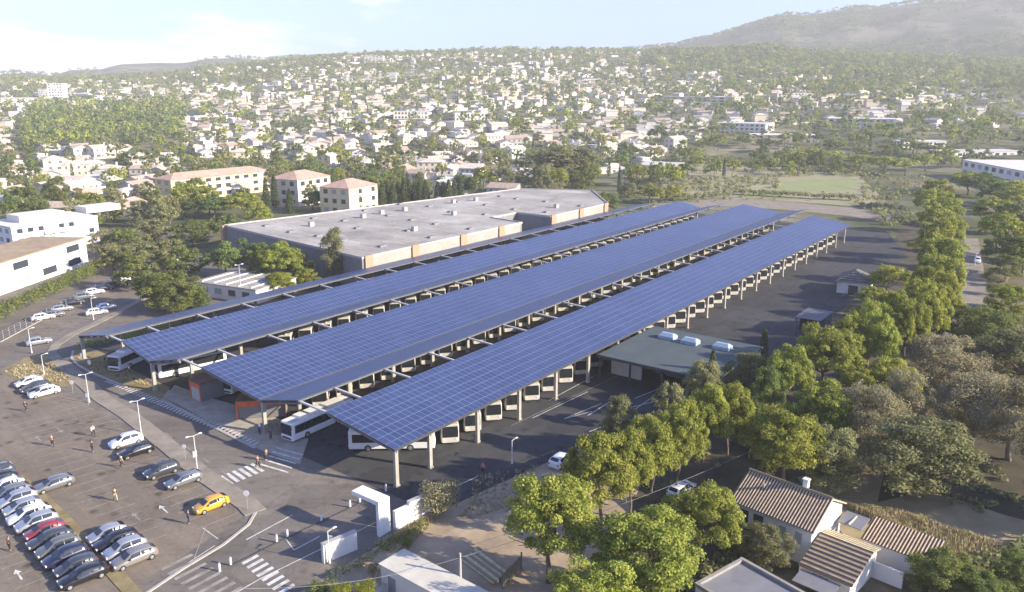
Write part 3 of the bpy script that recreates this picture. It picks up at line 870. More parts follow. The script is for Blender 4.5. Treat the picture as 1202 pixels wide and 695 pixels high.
CL = {'dark': mat('dark_cloth', (.03, .03, .035), .9), 'brown': mat('brown_cloth', (.1, .07, .045), .9), 'white': mat('white_cloth', (.7, .7, .68), .9), 'navy': mat('navy_cloth', (.03, .035, .08), .9),
      'purple': mat('purple_cloth', (.1, .07, .12), .9), 'blue': mat('blue_cloth', (.1, .2, .5), .9), 'pink': mat('pink_cloth', (.6, .2, .25), .9), 'sand': mat('sand_cloth', (.4, .33, .22), .9)}
walk = make_person(1.0); stand = make_person(.12)
pu_ = set()
def person(px, py, pose, top, bot, az, label):
    o = place(pose, pose not in pu_, (*g(px, py), .045), ang(math.sin(R(az)), math.cos(R(az))), label, 'people walking across the car park and road'); pu_.add(pose)
    for ch in o.children:
        k = ch.name.split('.')[0]
        if k in ('jacket', 'trousers'):
            ch.material_slots[0].link = 'OBJECT'; ch.material_slots[0].material = CL[top if k == 'jacket' else bot]
person(31, 483, walk, 'dark', 'dark', 200, 'person in black walking alone near the three cars at the head of the bays')
person(62, 524, walk, 'brown', 'dark', 150, 'person in brown jacket walking in the open middle of the car park')
person(110, 512, walk, 'white', 'dark', 135, 'person in pale top and dark trousers crossing empty kerbside bays')
person(109, 531, stand, 'brown', 'dark', 40, 'person in brown standing just below the pale-topped walker in the kerbside bays')
person(143, 549, walk, 'sand', 'dark', 220, 'person in sandy jacket walking past the near-black parked car')
person(136, 588, walk, 'brown', 'sand', 320, 'person in brown top and sandy trousers walking in the centre of the aisle')
person(12, 647, stand, 'brown', 'dark', 30, 'person in dark brown standing in the lower aisle beside the packed row')
person(222, 615, stand, 'purple', 'navy', 60, 'person in purple jacket standing beside the orange-yellow hatchback')
person(303, 549, walk, 'dark', 'dark', 130, 'person in black stepping on the zebra crossing, half a pace behind the other')
person(313, 541, walk, 'brown', 'dark', 130, 'person in brown jacket at the forecourt end of the zebra crossing')
person(152.5, 439, stand, 'white', 'navy', 220, 'person in white shirt and navy trousers standing outside the shaded bus')
person(305, 510, stand, 'blue', 'dark', 200, 'person in blue top at the foot of the forecourt canopy column')
person(318, 516, stand, 'brown', 'dark', 100, 'person in brown top standing in front of the bus that is pulling out')
person(567, 557, stand, 'pink', 'dark', 200, 'person in pink top at the rope beside the shaded yard')


# ------------------------------------------------------------------ street furniture
def lamp(px, py, H, label, double=True, rz=ROWB, mtl='whitesteel'):
    t = thing('street_lamp', label, 'street lamp', (*g(px, py), .1), rz, 'street lamps')
    mb = MB(); mb.tube((0, 0, 0), (0, 0, H), .085, .045, 8); mb.tube((0, 0, 0), (0, 0, .5), .13, .12, 8); mb.build('pole', M[mtl], t)
    for s in ((-1, 1) if double else (1,)):
        mb = MB(); mb.tube((0, 0, H - .04), (s * .75, 0, H + .1), .035, .03, 6); mb.build('arm', M[mtl], t)
        mb = MB(); mb.box((s * .85, 0, H + .12), (.5, .24, .09), taper=.8); mb.build('lamp_head', M[mtl], t)
    return t
lamp(166, 510, 5.2, 'double street lamp on the kerb opposite the orange kiosk')
o = lamp(232, 555, 5.2, 'double street lamp on the kerb with a white sign box on its pole')
mb = MB(); mb.box((-.05, .12, 2.6), (.5, .08, .8)); mb.build('sign_box', M['white'], o)
lamp(105, 473, 4.8, 'thin street lamp on the kerb above the empty kerbside bays')
lamp(37.5, 415, 4.8, 'street lamp on the dry verge at the bend in the road', False)
lamp(110, 376, 4.8, 'street lamp beside the pair of white cars in the upper car park', False)
lamp(52, 440, 3.6, 'short pale lamp at the bend between road and verge', False)
lamp(284, 352, 8.5, 'tall lamp in front of the pale flat roof by the narrow canopy', True)
lamp(855, 523, 8.2, 'tall single lamp among the pines above the fenced plot', False)
lamp(681, 616, 6.2, 'lamp with white head rising between the big round pines', False)
lamp(387, 662, 3.8, 'small lamp at the end of the short white entrance wall', False)
lamp(601, 545, 3.4, 'thin post lamp at the corner of the shaded yard by the rope', False)
lamp(1144, 312, 3.2, 'small lamp post beside the white car on the sandy lane', False)


def sign(px, py, H, label, r=.38, rnd=True):
    t = thing('road_sign', label, 'road sign', (*g(px, py), .05), R(-100), 'road signs')
    mb = MB(); mb.tube((0, 0, 0), (0, 0, H), .035, n=6); mb.build('post', M['steel'], t)
    mb = MB()
    if rnd: mb.tube((.04, 0, H - r), (.07, 0, H - r), r, n=20)
    else: mb.box((.05, 0, H - r), (.04, r * 1.6, r * 2))
    mb.build('sign_plate', M['white'], t)
sign(291, 599, 2.6, 'round white sign seen from behind on the kerb corner by the crossing')
sign(218, 541, 2.4, 'small sign on the kerb just before the lamp with sign box', .3)
sign(86, 462, 2.3, 'round sign on the kerb at the bend by the dry verge', .36)
sign(104, 476, 2.0, 'narrow sign beside the thin street lamp on the kerb', .3, False)
sign(389, 648, 2.0, 'square sign plate beside the short white entrance wall', .3, False)
sign(106, 433, 1.6, 'low board sign on the dry verge under the narrow canopy', .4, False)
sign(97, 424, 1.5, 'small panel on posts near the first column of the narrow canopy', .35, False)

# entrance posts with the rail across the mouth of the depot
posts = [(258, 671), (271, 664), (325, 637), (337.5, 631), (377.5, 612), (411, 596), (422.5, 590.5), (453, 577)]
first = True; pm = None
names = ['beside the lower zebra crossing, outermost', 'beside the lower zebra crossing, second', 'lower one of the sunlit pair at the tracks', 'upper one of the sunlit pair at the tracks', 'standing alone on the sunlit asphalt',
         'lower one of the pair in canopy shade', 'upper one of the pair in canopy shade', 'behind the white gantry column']
for (x, y), nm in zip(posts, names):
    if first:
        pm = thing('bollard', 'x', 'bollard'); mb = MB(); mb.tube((0, 0, 0), (0, 0, .95), .13, .12, 10); mb.build('post', M['white'], pm)
        mb = MB(); mb.tube((0, 0, .95), (0, 0, 1.03), .14, .06, 10); mb.build('cap', M['steel'], pm)
    place(pm, first, (*g(x, y), .03), 0, f'white bollard on the depot entrance line, {nm}', 'white bollards across the depot entrance'); first = False
t = thing('gate_rail', 'dark low rail lying across the depot entrance between the white bollards', 'rail', (0, 0, 0))
for a, b in zip(posts[1:], posts[2:]):
    mb = MB(); mb.tube(g3(*a, .12), g3(*b, .12), .06, n=6); mb.build('rail_section', M['darksteel'], t)

# white L-shaped gantry
t = thing('entrance_gantry', 'tall white gantry with a cantilevered arm at the depot entrance', 'gantry', (*w(-60.0, 55.6), 0), AU)
mb = MB(); mb.box((0, 0, 1.95), (.45, 1.7, 3.9)); mb.build('column', M['white'], t)
mb = MB(); mb.box((-1.95, 0, 4.15), (4.4, 1.7, .5)); mb.build('arm', M['white'], t)
def low_wall(a, b, H, label, step=None):
    A, B = Vector((*a, 0)), Vector((*b, 0)); d = B - A
    t = thing('entrance_wall', label, 'wall', A, ang(d.x, d.y))
    L = d.length
    if step: 
        mb = MB(); mb.box((L * .2, 0, (H - step) / 2), (L * .4, .5, H - step)); mb.box((L * .7, 0, H / 2), (L * .6, .52, H)); mb.build('wall_face', M['offwhite'], t)
    else:
        mb = MB(); mb.box((L / 2, 0, H / 2), (L, .5, H)); mb.build('wall_face', M['offwhite'], t)
    mb = MB(); mb.box((L / 2, 0, H + .035), (L + .1, .62, .07)) if not step else mb.box((L * .7, 0, H + .035), (L * .6, .62, .07)); mb.build('coping', M['concrete'], t)
low_wall(w(-59.6, 56.9), w(-58.9, 62.0), 2.7, 'white stepped wall standing beside the entrance gantry', .35)
low_wall(w(-61.0, 47.6), w(-60.2, 51.6), 2.2, 'short white wall with a lamp at its end, before the gantry')

# utility poles and cable
def upole(px, py, H, label, m='concrete'):
    t = thing('utility_pole', label, 'utility pole', (*g(px, py), 0))
    mb = MB(); mb.tube((0, 0, 0), (0, 0, H), .17, .11, 8); mb.build('pole', M[m], t)
    mb = MB(); mb.box((0, 0, H - .5), (.9, .1, .1)); mb.build('crossbar', M['darksteel'], t)
    return Vector((*g(px, py), H - .5))
p1 = upole(900, 556, 5.0, 'white utility pole rising behind the tiled house ridge')
p2 = upole(541, 706, 5.4, 'slim pale utility pole beside the flat white box building')
mb = MB(); prev = None
p0 = Vector((*w(-56, 35), 6))
for A_, B_ in ((p1, p2), (p2, p0)):
    for i in range(13):
        q = A_.lerp(B_, i / 12); q.z -= .9 * (1 - (2 * i / 12 - 1) ** 2)
        if prev is not None and i: mb.tube(prev, q, .018, n=5)
        prev = q
tag(mb.build('overhead_cable', M['steel']), 'sagging overhead cable strung from the house pole past the round pines', 'cable')

# kiosk and red shelter
def kiosk():
    x, y = w(-113.4, 69.6)
    t = thing('orange_kiosk', 'orange framed kiosk with a grey door under the broadest canopy', 'kiosk', (x, y, 0), AU - R(4))
    W, D, H = 3.2, 8.0, 3.0
    mb = MB(); mb.box((0, 0, H / 2), (W, D, H - .02)); mb.build('wall', M['greywall'], t)
    mb = MB(); mb.box((0, 0, H + .1), (W + .3, D + .3, .22)); mb.build('roof', M['rustroof'], t)
    mb = MB(); mb.box((0, -D / 2 - .06, H - .35), (W + .16, .14, .9))
    for s in (-1, 1): mb.box((s * (W / 2 - .04), -D / 2 - .06, (H - .8) / 2), (.3, .14, H - .8))
    mb.build('frame', M['orange'], t)
    mb = MB(); mb.box((0, -D / 2 - .03, 1.05), (W - .6, .06, 2.1)); mb.build('door', M['concrete'], t)
kiosk()
x, y = w(-98.85, 67.4)
t = thing('red_shelter', 'long red framed shelter with grey panels behind the forecourt column', 'shelter', (x, y, 0), ang(*[b - a for a, b in zip(g(281, 492), g(333, 489))]))
mb = MB(); mb.box((0, 1.6, 1.35), (7.0, 3.0, 2.7)); mb.build('wall', M['greywall'], t)
mb = MB(); mb.box((0, 1.6, 2.85), (7.4, 3.4, .25)); mb.build('roof', M['rustroof'], t)
mb = MB(); mb.box((0, -.04, 2.45), (7.3, .16, .85))
for s in (-1, 1): mb.box((s * 3.55, -.04, 1.0), (.26, .16, 2.05))
mb.build('frame', M['orange'], t)
for s in (-1, 1):
    mb = MB(); mb.box((s * 1.7, .07, 1.05), (3.2, .08, 1.9)); mb.build('glazing_panel', M['greywall'], t)
mb = MB(); mb.slab((.9, -.16, .2), (2.9, -.16, 1.9), (3.1, -.16, 1.75), (1.1, -.16, .05), .05); mb.build('brace', M['wood'], t)


# ------------------------------------------------------------------ trees
NPR = np.random.RandomState(5)
def leaf_quads(mb, c, rad, n, size, rng, flat=1.0, shell=.35, up=.25):
    """n leaf sprays spread through the outer shell of an ellipsoid lobe"""
    d = NPR.normal(size=(n, 3)); d /= np.linalg.norm(d, axis=1)[:, None] + 1e-9
    low = d[:, 2] < -.45; d[low, 2] *= -.6
    k = 1 - shell * NPR.rand(n) ** 1.5
    p = np.array(c) + d * np.array(rad) * k[:, None]
    nv = d + NPR.normal(0, .5, size=(n, 3)); nv[:, 2] += up; nv /= np.linalg.norm(nv, axis=1)[:, None] + 1e-9
    a = np.cross(nv, NPR.normal(size=(n, 3))); a /= np.linalg.norm(a, axis=1)[:, None] + 1e-9
    b = np.cross(nv, a)
    sz = size * NPR.uniform(.6, 1.35, n); a *= sz[:, None]; b *= (sz * NPR.uniform(.5, .9, n))[:, None]
    q = np.stack([p - a, p + b, p + a, p - b], 1).reshape(-1, 3)
    o = len(mb.v); mb.v += [tuple(x) for x in q.tolist()]
    mb.f += [(o + 4 * i, o + 4 * i + 1, o + 4 * i + 2, o + 4 * i + 3) for i in range(n)]; mb.m += [0] * n


def crown_mesh(kind, seed, detail):
    """unit tree: height 1 above the ground at z=0; crown radius about .5 for round ones"""
    rng = random.Random(seed); mb = MB()
    if kind == 'pine':       # rounded stone pine / Aleppo pine: many small lobes over a deep dome
        nl = {3: 120, 2: 60, 1: 22, 0: 8}[detail]; nf = {3: 230, 2: 100, 1: 34, 0: 12}[detail]; sz = {3: .0125, 2: .022, 1: .042, 0: .085}[detail]
        lean = (rng.uniform(-.05, .05), rng.uniform(-.05, .05))
        for i in range(nl):
            a = rng.uniform(0, 6.283); e = math.asin(rng.uniform(-.55, 1))
            k = rng.uniform(.78, 1.06) * (1 + .13 * math.sin(3 * a + seed) + .08 * math.sin(5 * e + 2 * a))
            if i % 7 == 0: k *= .6
            rr = .40 * k
            c = (lean[0] + rr * math.cos(a) * math.cos(e), lean[1] + rr * math.sin(a) * math.cos(e), .60 + .31 * math.sin(e) * k)
            lr = rng.uniform(.065, .115) * {3: 1, 2: 1.15, 1: 1.5, 0: 2.1}[detail]
            leaf_quads(mb, c, (lr, lr, lr * .8), nf, sz, rng, shell=.45)
    elif kind == 'broad':
        nl = {3: 110, 2: 55, 1: 20, 0: 8}[detail]; nf = {3: 220, 2: 100, 1: 34, 0: 12}[detail]; sz = {3: .0125, 2: .022, 1: .042, 0: .085}[detail]
        for i in range(nl):
            a = rng.uniform(0, 6.283); z = rng.uniform(.2, .95); prof = .40 * math.sqrt(max(.05, 1 - ((z - .52) / .46) ** 2)) * (1 + .18 * math.sin(2 * a + seed))
            rr = prof * math.sqrt(rng.uniform(.15, 1.1))
            lr = rng.uniform(.07, .125) * {3: 1, 2: 1.1, 1: 1.45, 0: 2.0}[detail]
            leaf_quads(mb, (rr * math.cos(a), rr * math.sin(a), z - .02), (lr, lr, lr * .85), nf, sz, rng, shell=.7)
    elif kind == 'bare':     # thin autumn crown, twigs and few leaves
        nl = {3: 110, 2: 50, 1: 16, 0: 8}[detail]; nf = {3: 260, 2: 120, 1: 26, 0: 10}[detail]; sz = {3: .0105, 2: .018, 1: .034, 0: .075}[detail]
        for i in range(nl):
            a = rng.uniform(0, 6.283); z = rng.uniform(.25, .97); prof = .42 * math.sqrt(max(.05, 1 - ((z - .55) / .45) ** 2)) * (1 + .2 * math.sin(2 * a + seed))
            rr = prof * math.sqrt(rng.uniform(.1, 1.1)); lr = rng.uniform(.08, .15)
            leaf_quads(mb, (rr * math.cos(a), rr * math.sin(a), z - .02), (lr, lr, lr), nf, sz, rng, shell=1.0)
    elif kind == 'cypress':
        n = {3: 2600, 2: 1300, 1: 260, 0: 60}[detail]; sz = {3: .017, 2: .022, 1: .042, 0: .085}[detail]
        for i in range(n):
            z = rng.uniform(.03, 1); rr = .115 * (1 - z) ** .55 * min(1, .55 + z * 3) * rng.uniform(.75, 1.12); a = rng.uniform(0, 6.283)
            leaf_quads(mb, (rr * math.cos(a), rr * math.sin(a), z), (.012, .012, .03), 2, sz * .8, rng)
    elif kind == 'poplar':
        nl = {3: 60, 2: 40, 1: 14, 0: 6}[detail]; nf = {3: 200, 2: 110, 1: 30, 0: 11}[detail]; sz = {3: .011, 2: .016, 1: .035, 0: .07}[detail]
        for i in range(nl):
            z = rng.uniform(.18, .97); rr = .17 * math.sqrt(max(.03, 1 - ((z - .55) / .47) ** 2)) * rng.uniform(.2, 1.1); a = rng.uniform(0, 6.283); lr = rng.uniform(.06, .1)
            leaf_quads(mb, (rr * math.cos(a), rr * math.sin(a), z), (lr, lr, lr * 1.2), nf, sz, rng, shell=.6)
    elif kind == 'shrub':
        nl = {3: 40, 2: 22, 1: 8, 0: 4}[detail]; nf = {3: 220, 2: 100, 1: 30, 0: 11}[detail]; sz = {3: .02, 2: .035, 1: .075, 0: .14}[detail]
        for i in range(nl):
            a = rng.uniform(0, 6.283); rr = .42 * math.sqrt(rng.uniform(0, 1)); lr = rng.uniform(.2, .32)
            leaf_quads(mb, (rr * math.cos(a), rr * math.sin(a), rng.uniform(.3, .72)), (lr, lr, lr), nf, sz, rng, shell=.6)
    return mb


def trunk_mesh(kind, seed, detail):
    rng = random.Random(seed + 99); mb = MB(); n = {3: 8, 2: 7, 1: 5, 0: 4}[detail]
    top = {'pine': .62, 'broad': .5, 'bare': .55, 'cypress': .5, 'poplar': .7, 'shrub': .35}[kind]; r = {'pine': .026, 'broad': .03, 'bare': .028, 'cypress': .014, 'poplar': .018, 'shrub': .03}[kind]
    p = Vector((0, 0, -.02)); prev = r * 1.25
    pts = []
    for i in range(1, 5):
        q = Vector((rng.uniform(-.02, .02) * i, rng.uniform(-.02, .02) * i, top * i / 4)); rr = r * (1 - .16 * i)
        mb.tube(p, q, prev, rr, n, caps=i in (1, 4)); p = q; prev = rr; pts.append((q, rr))
    if detail >= 1 and kind != 'cypress':
        for i in range({3: 14, 2: 8, 1: 3}[detail]):
            b, rr = pts[rng.choice((1, 2, 3))]; a = rng.uniform(0, 6.283); L = rng.uniform(.2, .36); 
            if kind == 'poplar': L *= .4
            e = b + Vector((math.cos(a) * L, math.sin(a) * L, rng.uniform(.08, .3)))
            m = b.lerp(e, .5) + Vector((0, 0, rng.uniform(-.02, .04)))
            mb.tube(b, m, rr * .55, rr * .38, max(4, n - 2), caps=False); mb.tube(m, e, rr * .38, rr * .12, max(4, n - 2), caps=False)
            if kind == 'bare' and detail >= 2:
                for _ in range(4):
                    f = m.lerp(e, rng.uniform(.2, 1)); h = f + Vector((rng.uniform(-.14, .14), rng.uniform(-.14, .14), rng.uniform(.02, .2))); mb.tube(f, h, rr * .16, rr * .04, 4, caps=False)
    return mb


LEAFM = {'pine': 'pineleaf', 'darkpine': 'darkpine', 'broad': 'broadleaf', 'olive': 'olive', 'bare': 'bareleaf', 'cypress': 'cypressleaf', 'poplar': 'olive', 'shrub': 'broadleaf', 'yellowshrub': 'yellowleaf',
         'yellowbroad': 'yellowleaf', 'greypine': 'olive', 'dryshrub': 'bareleaf'}
SHAPE = {'darkpine': 'pine', 'olive': 'broad', 'yellowshrub': 'shrub', 'yellowbroad': 'broad', 'greypine': 'pine', 'dryshrub': 'shrub'}
TNAME = {'pine': 'pine_tree', 'darkpine': 'pine_tree', 'greypine': 'pine_tree', 'broad': 'broadleaf_tree', 'olive': 'broadleaf_tree', 'yellowbroad': 'broadleaf_tree', 'bare': 'bare_tree', 'cypress': 'cypress_tree', 'poplar': 'poplar_tree',
         'shrub': 'shrub', 'yellowshrub': 'shrub', 'dryshrub': 'shrub'}
CACHE = {}
def tree_proto(kind, detail, var):
    key = (kind, detail, var)
    if key not in CACHE:
        sh = SHAPE.get(kind, kind)
        ck = (sh, detail, var, 'm')
        cm = crown_mesh(sh, var * 17 + len(sh), detail).mesh(TNAME[kind] + '_crown', M[LEAFM[kind]])
        tm = trunk_mesh(sh, var * 17 + len(sh), detail).mesh(TNAME[kind] + '_trunk', M['barkgrey' if kind in ('bare', 'poplar') else 'bark'], True)
        CACHE[key] = (cm, tm)
    return CACHE[key]


def tree(kind, x, y, z, H, radius, label, detail=2, group=None, rng=random):
    """H height in metres, radius crown radius in metres"""
    cm, tm = tree_proto(kind, detail, rng.randrange({3: 4, 2: 4, 1: 4, 0: 3}[detail]))
    nat = {'pine': .5, 'broad': .47, 'bare': .5, 'cypress': .13, 'poplar': .24, 'shrub': .62}[SHAPE.get(kind, kind)]
    t = bpy.data.objects.new(TNAME[kind], None); col.objects.link(t); t.empty_display_size = .3
    t.location = (x, y, z); k = radius / nat
    t.scale = (k, k * rng.uniform(.9, 1.1), H); t.rotation_euler.z = rng.uniform(0, 6.28)
    tag(t, label, 'shrub' if TNAME[kind] == 'shrub' else 'tree', group)
    a = bpy.data.objects.new('crown', cm); col.objects.link(a); a.parent = t
    b = bpy.data.objects.new('trunk', tm); col.objects.link(b); b.parent = t
    return t


def ptree(kind, px, py, rpx, H, label, detail=2, zc=None, group=None):
    """crown centre at a survey mark, crown radius rpx in marks"""
    zc = H * (.66 if TNAME[kind] == 'pine_tree' else .55) if zc is None else zc
    x, y = g(px, py, zc)
    if math.hypot(x, y) > 380:
        h = hit(px, py + rpx)
        if h: x, y, z0 = h
    else: z0 = 0
    rad = rpx * math.sqrt(x * x + y * y + (CAMH - zc) ** 2) / F * (1.14 if kind == 'pine' else .98 if kind == 'bare' else 1.1) * (1.06 if px < 420 and py < 360 and kind not in ('cypress', 'poplar') else 1)
    return tree(kind, x, y, z0, H, rad, label, detail, group)


GP = 'trees along the depot and the wood'
NEARTREES = [
 ('pine', 645, 603, 50, 12, 'big round pine with its crown beside the wooden gate and dirt lot', 3),
 ('pine', 706, 550, 40, 12, 'rounded pine directly behind the lamp with the white head', 3),
 ('pine', 768, 520, 32, 12, 'pine at the corner where the wood meets the shaded yard', 3),
 ('olive', 727, 497, 22, 9, 'pale olive young tree overhanging the white yard arrows', 3),
 ('pine', 760, 643, 56, 11, 'largest broad pine, in front of the fenced wood clearing', 3),
 ('pine', 826, 600, 40, 9, 'bushy pine touching the corner of the tiled house', 3),
 ('pine', 700, 698, 46, 9, 'pine crown cut by the frame below the largest broad pine', 3),
 ('pine', 826, 487, 30, 12, 'pine standing between the workshop roof and the tall single lamp', 3),
 ('pine', 798, 510, 27, 12.5, 'pine with its crown just left of the tall single lamp base', 3),  # this and the next three are fill trees added to shade the yard
 ('pine', 742, 540, 26, 11.5, 'pine wedged between the lamp pine and the yard corner pine', 3),
 ('pine', 858, 480, 25, 12, 'pine standing behind the tall single lamp head', 3),
 ('broad', 900, 464, 24, 10, 'leafy tree behind the dark broadleaf and the lamp', 3),
 ('olive', 784, 475, 18, 8, 'small olive tree at the edge of the yard arrows by the workshop', 2),
 ('olive', 830, 455, 24, 9.5, 'brownish olive tree hugging the workshop roof corner', 3),
 ('olive', 878, 445, 24, 10, 'pale olive tree just past the workshop roof corner', 3),
 ('cypress', 836, 436, 7, 8, 'thin young cypress poking up at the workshop roof edge', 2),
 ('cypress', 897, 402, 6, 6, 'small dark cypress between the workshop and the open frame shed', 2),
 ('pine', 921, 437, 28, 12, 'pine standing before the open frame shed, slightly towards the workshop', 3),
 ('pine', 970, 410, 34, 12, 'wide pine with bare trunks just below the open frame shed', 3),
 ('pine', 1043, 324, 22, 8, 'low bright pine beside the little hipped roof', 2),
 ('pine', 1026, 346, 16, 6, 'small bright pine in front of the little hipped roof', 2),
 ('pine', 1046, 442, 28, 9.5, 'pine in the second line behind the brown bare trees', 3),
 ('pine', 1010, 455, 22, 8.5, 'lower pine between the second line pine and the bright green pine', 3),
 ('pine', 968, 477, 34, 10, 'bright green pine above the tall dense one by the pole', 3),
 ('pine', 926, 515, 40, 11, 'tall dense pine with the white utility pole in front of it', 3),
 ('broad', 886, 495, 24, 7.5, 'dark broadleaf between the tall single lamp and the dense pine', 3),
 ('olive', 978, 535, 32, 9, 'olive green tree right behind the tiled house ridge', 3),
 ('bare', 1022, 495, 40, 10.5, 'thin brown-grey tree at the heart of the bare group', 3),
 ('bare', 1064, 474, 30, 10.5, 'thin brown tree at the upper edge of the bare group', 3),
 ('olive', 1078, 533, 54, 10, 'spreading olive tree overhanging the shaded clearing', 3),
 ('bare', 1108, 428, 40, 10.5, 'wide bare-looking tree beside the foot of the sandy lane', 3),
 ('bare', 1146, 478, 42, 10.5, 'brown twiggy tree with thick limbs over the dark clearing', 3),
 ('broad', 1122, 376, 26, 8, 'green bushy tree at the near end of the sandy lane', 3),
 ('broad', 1160, 386, 34, 9, 'green bushy tree across from the lane end', 3),
 ('olive', 1194, 420, 46, 11, 'grey-olive tree cut by the frame edge above the twiggy ones', 3),
 ('bare', 1192, 492, 46, 11, 'grey twiggy tree cut by the frame edge over the clearing', 3),
 ('yellowbroad', 1188, 354, 24, 8, 'yellowing tree by the lane below the green shrub', 2),
 ('broad', 1182, 312, 16, 7, 'round green tree next to the small lane lamp post', 2),
 ('broad', 1198, 290, 20, 8, 'broadleaf at the frame edge beyond the lane', 2),
 ('yellowshrub', 1073, 287, 8, 3, 'small yellow tree alone on the dark ground beyond the canopies', 2),
 ('olive', 898, 640, 26, 5, 'leafy garden tree in front of the tiled house wall', 3),
 ('broad', 862, 628, 18, 4, 'small garden tree at the shaded corner of the tiled house', 3),
 ('broad', 1108, 672, 30, 5, 'dark garden tree beside the white gable of the low tiled annex', 3),
 ('broad', 1150, 690, 30, 4, 'dark thicket tree at the frame edge under the dry field', 3),
 ('broad', 1195, 672, 24, 5, 'tree in the corner of the dry field at the frame edge', 3),
 ('dryshrub', 516, 580, 24, 4.6, 'round grey-yellow bush behind the white stepped wall', 3),
 ('shrub', 478, 637, 6, 1.2, 'tiny green bush at the foot of the stepped wall', 2),
 ('yellowshrub', 400, 694, 14, 2.5, 'yellow-green bush at the lower frame edge by the short white wall', 3),
 ('yellowshrub', 428, 692, 12, 2.5, 'second yellow-green bush by the lower frame edge, towards the white box building', 3),
 ('shrub', 375, 690, 12, 2, 'dark shrub at the foot of the short white wall', 2),
 ('dryshrub', 438, 668, 8, 1.8, 'pale dry shrub on the dirt behind the short wall', 2),
  ('broad', 302, 314, 14, 8, 'leafy tree squeezed between the pale flat roof and the feathery pine', 2),
 ('broad', 352, 312, 18, 8, 'leafy tree between the feathery pine and the poplar', 2),
 ('broad', 160, 318, 20, 9, 'broadleaf overhanging the hedge end above the upper car park', 2),
 ('olive', 132, 300, 18, 8, 'olive tree at the end of the white terrace building', 2),
 ('broad', 215, 306, 20, 9, 'broadleaf above the small white hut', 2),
 # left side
 ('broad', 200, 340, 27, 10, 'large leafy tree over the end of the upper car park', 3),
 ('broad', 232, 352, 13, 5.5, 'leafy tree beside the pale flat roofed building', 3),
 ('broad', 178, 338, 18, 8, 'leafy tree next to the small white hut in the trees', 2),
 ('yellowbroad', 330, 332, 18, 6, 'yellow-green bushy tree beside the narrow canopy', 3),
 ('yellowbroad', 360, 326, 14, 5, 'low yellow-green tree between the flat roof and the poplar', 2),
 ('pine', 332, 302, 22, 11, 'feathery pine before the grey hall end wall', 3),
 ('darkpine', 292, 296, 20, 10, 'dark pine behind the pale flat roofed building', 2),
 ('darkpine', 262, 300, 20, 10, 'dark pine one place from the hall corner', 2),
 ('poplar', 392, 298, 15, 14, 'slender poplar standing in front of the grey hall corner', 3),
 ('olive', 170, 300, 22, 9, 'grey-olive tree above the end of the upper car park', 2),
 ('olive', 195, 298, 20, 9, 'grey-olive tree nearer the hall corner', 2),
 ('broad', 148, 284, 20, 9, 'dark green tree behind the brown one', 2),
 ('bare', 118, 284, 16, 8, 'brown leafed tree in front of the white terraced apartments', 2),
 ('olive', 180, 272, 18, 9, 'olive tree behind the white terraced apartments end', 2),
 ('broad', 225, 272, 20, 9, 'broadleaf between the long yellow block and the hall corner', 2),
 ('darkpine', 250, 238, 17, 10, 'pine under the facade of the long yellow block', 2),
 ('pine', 288, 236, 20, 10, 'rounded pine between the yellow blocks and the hall', 2),
 ('darkpine', 262, 262, 18, 9, 'dark pine above the hall corner', 2),
 ('darkpine', 228, 240, 15, 9, 'dark pine at the corner of the long yellow block', 2),
 ('pine', 305, 250, 14, 9, 'small pine behind the hall roof corner', 2),
 ('cypress', 312, 226, 5, 13, 'tall cypress beside the middle yellow block, outer one', 2),
 ('cypress', 322, 222, 5, 14, 'tallest cypress touching the middle yellow block', 2),
 ('cypress', 340, 235, 5, 10, 'short cypress in front of the middle yellow block', 2),
 ('darkpine', 373, 232, 12, 9, 'dark conifer between the two square yellow blocks', 2),
 ('broad', 713, 236, 18, 8, 'round bright tree at the end of the grey hall', 2),
 ('pine', 762, 224, 17, 8, 'round pale green tree beyond the narrow canopy end', 2),
 ('yellowbroad', 790, 226, 14, 7, 'yellowish tree beside the round pale green one', 2),
 ('olive', 738, 222, 12, 7, 'olive tree between the two round trees beyond the hall', 2),
 ('poplar', 640, 190, 26, 17, 'grey-green poplar at the edge of the tall grove, outer left', 2),
 ('poplar', 660, 185, 30, 19, 'tallest grey-green poplar in the middle of the grove', 2),
 ('poplar', 682, 186, 28, 18, 'grey-green poplar at the far side of the tall grove', 2),
 ('bare', 655, 218, 14, 7, 'brown autumn tree at the foot of the tall grove', 2),
]
for kd, px, py, rp, H, lb, dt in NEARTREES: ptree(kd, px, py, rp, H, lb, dt, group=GP)
LR = [(1002, 396), (1024, 378), (1034, 398), (1050, 366), (1066, 378), (1078, 352), (1092, 364), (1092, 334), (1101, 346), (1093, 316), (1111, 322), (1097, 296), (1115, 298), (1101, 276), (1115, 270), (1099, 254), (1111, 244), (1093, 234), (1103, 222)]
for i, (x_, y_) in enumerate(LR):
    ptree('pine', x_, y_, interp(y_, ((220, 15), (300, 17), (400, 22))), 13.5, f'yellow-green pine of the dense row beside the sandy lane, {ordinal(i + 1)} from the open frame shed', 3 if i < 9 else 2, group='pines in a row along the sandy lane')
for i, (x_, y_) in enumerate([(1178, 288), (1194, 272), (1174, 262), (1194, 250), (1170, 244), (1196, 230), (1168, 226), (1205, 292), (1186, 222), (1152, 214), (1136, 210)]):
    ptree('pine' if i % 3 else 'darkpine', x_, y_, 19, 11.5, f'pine on the office side of the sandy lane, {ordinal(i + 1)} outwards from the lane lamp', 2, group='pines across the sandy lane')
